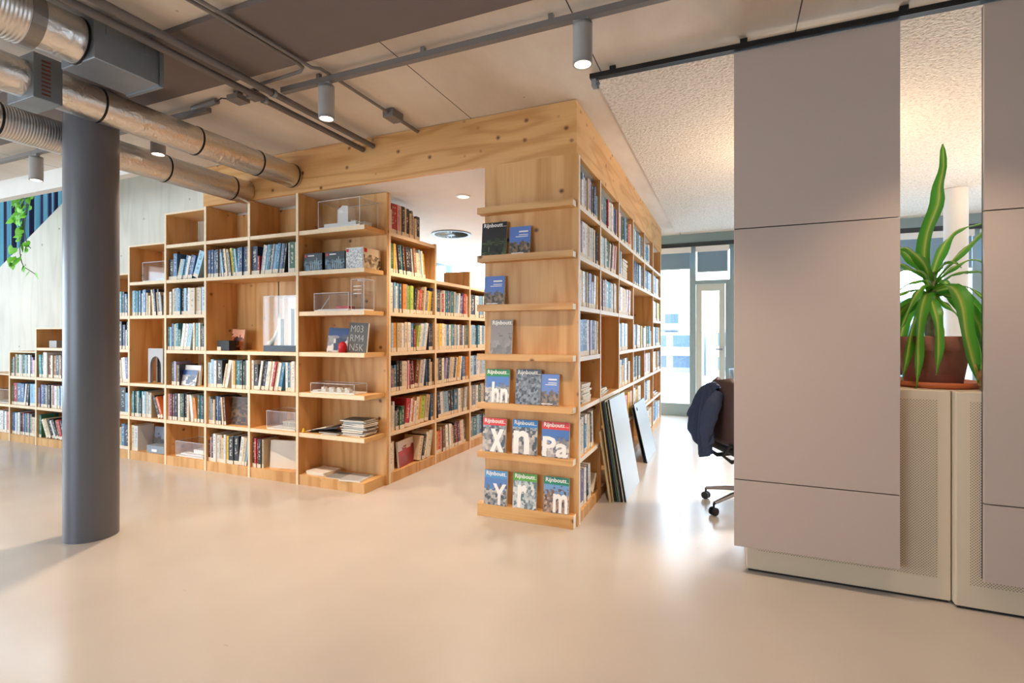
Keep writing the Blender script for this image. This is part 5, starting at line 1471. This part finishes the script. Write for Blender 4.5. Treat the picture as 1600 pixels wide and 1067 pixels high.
c = case(-3.90, -3.49, 3.40, 3.62, 1.13 + .0185, .50, 'tall acrylic case of glassy white towers on a dark base', M_blkplinth, .055)
M_tower = pbr('tower_model', '#c9d3cf', .4)
m = MB()
for x, w, y, h in ((-3.78, .035, 3.45, .24), (-3.70, .04, 3.52, .17), (-3.66, .03, 3.46, .33), (-3.60, .06, 3.47, .37), (-3.53, .03, 3.5, .36), (-3.74, .07, 3.56, .12)):
    m.box(x, x + w, y, y + .04, 1.205, 1.205 + h)
m.build('architectural_model', M_tower, c)
m = MB(); m.tube(curve_pts([Vector((-3.88, 3.45, 1.21)), Vector((-3.85, 3.47, 1.26)), Vector((-3.82, 3.49, 1.36)), Vector((-3.81, 3.5, 1.50))], 8), .012, 8, radii=[.03, .026, .02, .016, .012, .01, .008, .007, .005]); m.build('curved_tower', M_tower, c)
c = case(-3.86, -3.52, 3.40, 3.62, .43 + .0185, .165, 'acrylic case with a beige building model, two rows up beside the corner unit')
m = MB(); m.box(-3.72, -3.54, 3.44, 3.56, .462, .475)
for k in range(9): m.box(-3.71 + k * .019, -3.70 + k * .019, 3.45, 3.455, .475, .51)
m.box(-3.71, -3.54, 3.456, 3.55, .475, .505); m.box(-3.715, -3.535, 3.445, 3.56, .51, .518); m.build('architectural_model', pbr('beige_model', '#cfc6b2', .7), c)
c = case(-5.10, -4.70, 3.40, 3.64, .09, .15, 'acrylic case with a flat white model on the bottom row, third bay from corner unit')
m = MB(); m.box(-5.07, -4.74, 3.43, 3.6, .103, .115); m.box(-4.95, -4.78, 3.48, 3.58, .115, .15); m.build('architectural_model', M_model, c)
c = case(-5.62, -5.24, 3.40, 3.62, 1.83 + .0185, .20, 'acrylic case with a silvery curved object, top shelf right of the grey column')
MB().tube(curve_pts([Vector((-5.55, 3.5, 1.875)), Vector((-5.45, 3.5, 1.885)), Vector((-5.30, 3.5, 1.87))], 8), .012, 8).build('silver_object', M_alu, c)
case(-8.66, -8.16, 3.40, 3.62, .43 + .0185, .17, 'acrylic case on the leftmost shelf at the frame edge')
t = empty('small_grey_box', (-7.3, 3.5, 1.15), 'small pale grey box on top shelf left of the grey column', 'box')
bx(-7.38, -7.23, 3.42, 3.55, 1.149, 1.23).build('carton', M_lampb, t)

# arch model
t = empty('arch_model', (-5.5, 3.5, .80), 'grey model of an arched doorway standing in the tall open cell', 'model')
x0, x1, z0 = -5.60, -5.36, .7985
m = MB(); out_ = [(x0, z0), (x1, z0), (x1, z0 + .36), (x0, z0 + .36)]
cx_ = (x0 + x1) / 2; ra = .085; zs = z0 + .17
arc = [(cx_ + ra * math.cos(a), zs + ra * 1.25 * math.sin(a)) for a in [PI * k / 14 for k in range(15)]]
poly = [(x1, z0), (x1, z0 + .36), (x0, z0 + .36), (x0, z0), (cx_ - ra, z0)] + arc[::-1] + [(cx_ + ra, z0)]
m.prism(poly, 'y', 3.44, 3.47); m.build('front_wall', M_lampb, t, bevel=.002)
bx(x0 + .002, x1 - .002, 3.52, 3.53, z0, z0 + .358).build('rear_wall', M_lampb, t)
bx(x1 - .03, x1, 3.471, 3.519, z0, z0 + .36).build('side_wall', M_lampb, t)
m = MB()
for k in range(5): m.box(cx_ - .07 + k * .033, cx_ - .064 + k * .033, 3.505, 3.512, z0, z0 + .24)
m.box(cx_ - .08, cx_ + .08, 3.504, 3.513, zs, zs + .008); m.build('door_grid', M_panel_e, t)
bx(cx_ - .085, cx_ + .085, 3.514, 3.519, z0, z0 + .27).build('door', pbr('arch_door', '#55504f', .6), t)

# face-out and loose books in the long bookcase
def faceout(x, y_, z, w, h, th, tilt, mat, label, name='picture_book', yaw=0.0, lean=0.0, cov=None):
    M = Matrix.Translation((x - w / 2, y_, z)) @ Matrix.Rotation(yaw, 4, 'Z') @ Matrix.Rotation(lean, 4, 'Y') @ Matrix.Rotation(-tilt, 4, 'X')
    t = MB(M).box(0, w, .001, th - .001, 0.001, h - .002).build(name, M_paper, loc=(x, y_, z)); tag(t, label, 'book')
    c = MB(M); c.box(0, w, 0, .001, 0, h, spine=True); c.box(0, w, th - .001, th, 0, h); c.box(-.001, 0, 0, th, 0, h)
    c.build('cover', mat, t, recalc=False)
    return t, M
ph_brown = mat_photo('cover_brown', '#5b3f2c', '#7a5a3a', '#3a2a20', 8, 1.9, .9)
ph_town = mat_photo('cover_old_town', '#8f98a8', '#77716c', '#2a2c38', 5, 3.9, .62)
ph_blue2 = mat_photo('cover_blue_night', '#1d3f78', '#e6e2da', '#1c2c4e', 4, 2.9, .66)
ph_orange = mat_photo('cover_orange_dunes', '#e2a184', '#c96a3c', '#2a1a18', 3, 7.1, .7)
ph_redw = mat_photo('cover_red_shapes', '#e3d8d2', '#c0272d', '#8c1c22', 3, 5.5, .72)
ZS = .0185
faceout(-4.225, 3.43, .43 + ZS, .28, .262, .02, .10, ph_brown, 'big brown pictorial book facing outwards, second bay from corner unit', yaw=.1)
faceout(-3.72, 3.43, .09, .27, .25, .035, .06, pbr('white_cover', '#e4dccf', .5), 'large white book facing outwards on the bottom row beside corner unit', yaw=.18)[0]
tt, MM = faceout(-5.52, 3.52, .09, .27, .235, .012, .12, ph_town, 'landscape picture book of an old town, bottom row right of grey column')
tt = empty('grey_blue_box', (-5.42, 3.45, .09), 'flat grey-blue cardboard box on the bottom row right of grey column', 'box')
bx(-5.53, -5.26, 3.385, 3.51, .0905, .165).build('carton', M_box, tt, bevel=.002); bx(-5.45, -5.37, 3.383, 3.385, .105, .13).build('printed_mark', M_text, tt)
faceout(-4.93, 3.43, .78 + ZS, .27, .20, .02, .08, M_white, 'white book behind the blue picture card, third bay from corner unit')
faceout(-4.92, 3.40, .78 + ZS, .22, .155, .004, .16, ph_blue2, 'blue and white picture card standing in front of the white book', name='picture_card')
faceout(-4.44, 3.55, 1.13 + ZS, .17, .21, .004, .12, ph_orange, 'orange postcard with a black diagonal behind the small black box', name='postcard', lean=.05)
tt = empty('small_black_box', (-4.44, 3.46, 1.15), 'small black box in front of the orange postcard', 'box')
bx(-4.53, -4.37, 3.42, 3.50, 1.1490, 1.245).build('carton', M_black, tt, bevel=.002); bx(-4.53, -4.48, 3.418, 3.42, 1.149, 1.185).build('paper_label', M_label, tt)
# corner shelf contents
def pack(name, x0, x1, y0, y1, z, h, mats, label, art=None, cat='box'):
    t = empty(name, ((x0 + x1) / 2, y0, z), label, cat)
    m = MB(); m.box(x0, x1, y0, y1, z, z + h, 0); m.build('carton', mats, t, bevel=.001)
    return t
ph_sky = mat_photo('box_skyline', '#27323c', '#6d8fa3', '#1c252d', 6, 1.1, .6)
ZC2 = 1.83 + S_
for x0, x1, lb in ((-3.42, -3.21, 'black toy brick box with a skyline picture, left on the second corner shelf'), (-3.18, -2.965, 'black toy brick box with a skyline picture, middle of the second corner shelf')):
    t = pack('toy_brick_box', x0, x1, 3.40, 3.52, ZC2, .155, M_black, lb)
    c_ = MB(); c_.box(x0 + .004, x1 - .004, 3.3985, 3.40, ZC2 + .004, ZC2 + .15, spine=True); c_.build('front_picture', ph_sky, t, recalc=False)
    bx(x0 + .012, x0 + .034, 3.3975, 3.3985, ZC2 + .12, ZC2 + .142).build('red_logo', M_red, t)
    bx(x0 + .05, x0 + .12, 3.3975, 3.3985, ZC2 + .128, ZC2 + .136).build('printed_line', M_text, t)
    tw_ = MB()
    for k, (dx, hh) in enumerate(((.08, .06), (.1, .05), (.125, .08), (.145, .10), (.165, .075))): tw_.box(x0 + dx, x0 + dx + .009, 3.3972, 3.3985, ZC2 + .012, ZC2 + .012 + hh)
    tw_.build('printed_towers', M_alu, t)
t = pack('toy_brick_box', -2.955, -2.775, 3.40, 3.63, ZC2, .175, pbr('cream_carton', '#dcd3bf', .5), 'white and cream toy brick box at the right of the second corner shelf')
ph_parts = mat_photo('box_parts', '#cdd3d6', '#e6e4de', '#9aa0a4', 12, 2.4, .9)
ph_parts2 = mat_photo('box_sketches', '#e2d3b4', '#d9c7a4', '#6a5648', 8, 4.4, .6)
c_ = MB(); c_.box(-2.95, -2.78, 3.3985, 3.40, ZC2 + .004, ZC2 + .17, spine=True); c_.build('front_picture', ph_parts, t, recalc=False)
c_ = MB(Matrix.Translation((-2.775, 3.405, 0)) @ Matrix.Rotation(PI / 2, 4, 'Z')); c_.box(0, .22, -.0012, 0, ZC2 + .004, ZC2 + .17, spine=True); c_.build('side_picture', ph_parts2, t, recalc=False)
bx(-2.95, -2.925, 3.3975, 3.3985, ZC2 + .14, ZC2 + .165).build('red_logo', M_red, t); bx(-2.7738, -2.7725, 3.41, 3.445, ZC2 + .135, ZC2 + .168).build('red_logo', M_red, t)
# fourth shelf: books face out
z4 = 1.13 + S_
faceout(-3.11, 3.46, z4, .22, .215, .014, .10, ph_blue2, 'dark blue book with a domed picture, leaning on the fourth corner shelf', lean=.05)
M_gcov = pbr('charcoal_cover', '#5a5956', .6)
tt, MM = faceout(-2.868, 3.43, z4, .195, .255, .016, .08, M_gcov, 'charcoal book lettered M03 RM4 N5K on the fourth corner shelf', lean=.04)
for k, s_ in enumerate(('M03', 'RM4', 'N5K')):
    ptext(s_, MM, .012, .175 - k * .078, .085, M_textg, tt, 'title', .93, -.001, -.001)
t = empty('red_object', (-3.0, 3.42, z4), 'small rounded red object between the two books', 'ornament')
MB().lathe([(0, z4), (.033, z4), (.036, z4 + .05), (.03, z4 + .075), (.012, z4 + .09), (0, z4 + .092)], -3.0, 3.41, 20).build('red_body', M_red, t)

# stacks of loose magazines
SC = [pbr('mag_%d' % i, h_, .45) for i, h_ in enumerate(('#e4e0d8', '#c9c4bc', '#8f9498', '#3d444d', '#dcd2bf', '#b7bdc2', '#5c5148', '#eceae4'))]
def stack(x, y, z, n, w, d, label, group, th=.0075, M0=None, jit=.02, seed=1, wild=.12):
    rr = random.Random(seed)
    for k in range(n):
        t_ = th * rr.uniform(.6, 1.3)
        M = (M0 or Matrix()) @ Matrix.Translation((x + rr.uniform(-jit, jit), y + rr.uniform(-jit, jit) * .5, z + .0004)) @ Matrix.Rotation(rr.uniform(-wild, wild), 4, 'Z')
        ww = w * rr.uniform(.9, 1.04); dd = d * rr.uniform(.92, 1.03)
        loc = M @ Vector((0, 0, 0))
        b = MB(M); b.box(-ww / 2, ww / 2, -dd / 2, dd / 2, .0006, t_ - .0006)
        t = b.build('loose_magazine', M_paper, loc=loc)
        c_ = MB(M); c_.box(-ww / 2 - .0005, ww / 2 + .0005, -dd / 2 - .0005, dd / 2, t_ - .0006, t_); c_.box(-ww / 2 - .0005, ww / 2 + .0005, -dd / 2 - .0005, dd / 2, 0, .0006)
        c_.build('cover', SC[rr.randrange(8)], t)
        pos = 'topmost' if k == n - 1 else ('bottom' if k == 0 else '%s from top' % ORD[n - 1 - k])
        tag(t, 'loose magazine, %s, %s' % (pos, label), 'magazine', group)
        z += t_ + .0004
    return z
stack(-2.90, 3.50, .43 + S_, 17, .235, .17, 'in the tall pile on the corner unit', 'loose magazines in the tall pile', seed=4, th=.0085)
stack(-3.13, 3.47, .43 + S_, 3, .18, .16, 'low stack left of the tall pile', 'loose magazines in low stacks', seed=9)
for k, (x, lean_) in enumerate(((-3.36, .22), (-3.30, .18), (-3.24, .14))):
    M = Matrix.Translation((x - .05, 3.41, .43 + S_ + .002 + .011 * k)) @ Matrix.Rotation(-lean_, 4, 'Y')
    t = MB(M).box(0, .24, 0, .17, 0, .008).build('loose_magazine', SC[(4, 6, 3)[k]], loc=(x, 3.41, .45))
    tag(t, ('cream magazine sloping at the bottom left of the magazine shelf', 'brown magazine sloping over the cream one on the corner unit', 'charcoal magazine sloping on top beside the tall pile')[k], 'magazine', 'sloping magazines')
t = empty('yellow_ornament', (-3.40, 3.39, .45), 'tiny yellow figure at the left front of the magazine shelf', 'ornament')
MB().lathe([(0, .451), (.014, .451), (.016, .465), (.008, .474), (.012, .482), (0, .49)], -3.405, 3.385, 14).build('yellow_body', M_yellow, t)
stack(-3.29, 3.50, .085, 2, .21, .20, 'at the left on the base of the corner unit', 'magazines on the corner unit base', seed=3, th=.014)
stack(-3.10, 3.48, .085, 1, .16, .20, 'dark one in the middle of the corner unit base', 'magazines on the corner unit base', seed=13, th=.008)
stack(-2.89, 3.48, .085, 1, .22, .22, 'dark grey one at the right of the corner unit base', 'magazines on the corner unit base', seed=22, th=.010)
stack(.28 + 3.41, .13, .78 + ZS, 9, .24, .20, 'white stack in nearest bay of right bookcase', 'stacked white magazines in the right bookcase', M0=FR, seed=6, th=.014, wild=.05)
stack(4.25, .13, .78 + ZS, 5, .28, .20, 'stack in tall cell of right bookcase', 'stacked magazines in the tall cell', M0=FR, seed=8, th=.012)
stack(5.22, .13, 1.83 + ZS, 12, .26, .2, 'striped stack near the top, right bookcase', 'stacked volumes near the top', M0=FR, seed=15, th=.018, wild=.02, jit=.004)
stack(7.5, .13, .43 + ZS, 4, .3, .2, 'stack in farthest bay of right bookcase', 'stacked magazines in the farthest bay', M0=FR, seed=19, th=.012)
# big red and white book in the aisle bookcase, and an upright box in the right one
M = FA @ Matrix.Translation((3.87, .03, .0905)) @ Matrix.Rotation(.12, 4, 'Z') @ Matrix.Rotation(-.1, 4, 'X')
t = MB(M).box(0, .30, .001, .02, 0, .235).build('picture_book', M_paper, loc=M @ Vector((0, 0, 0))); tag(t, 'large red and white patterned book facing out, bottom of the aisle bookcase', 'book')
c_ = MB(M); c_.box(0, .30, 0, .001, 0, .235, spine=True); c_.build('cover', ph_redw, t, recalc=False)
M = FR @ Matrix.Translation((3.80, .05, .43 + ZS)); t = empty('magazine_file', M @ Vector((.09, .1, 0)), 'grey cardboard box file low in the nearest bay of the right bookcase', 'box file')
MB(M).box(0, .19, 0, .2, 0, .27).build('carton', pbr('brown_grey_card', '#9c8d80', .7), t, bevel=.002)
M = FR @ Matrix.Translation((3.86, .02, .085)) @ Matrix.Rotation(.9, 4, 'Y')
t = MB(M).box(-.025, 0, 0, .16, 0, .17).build('book', M_label, loc=M @ Vector((0, 0, 0))); tag(t, 'pale book fallen sideways at the bottom of the right bookcase', 'book')
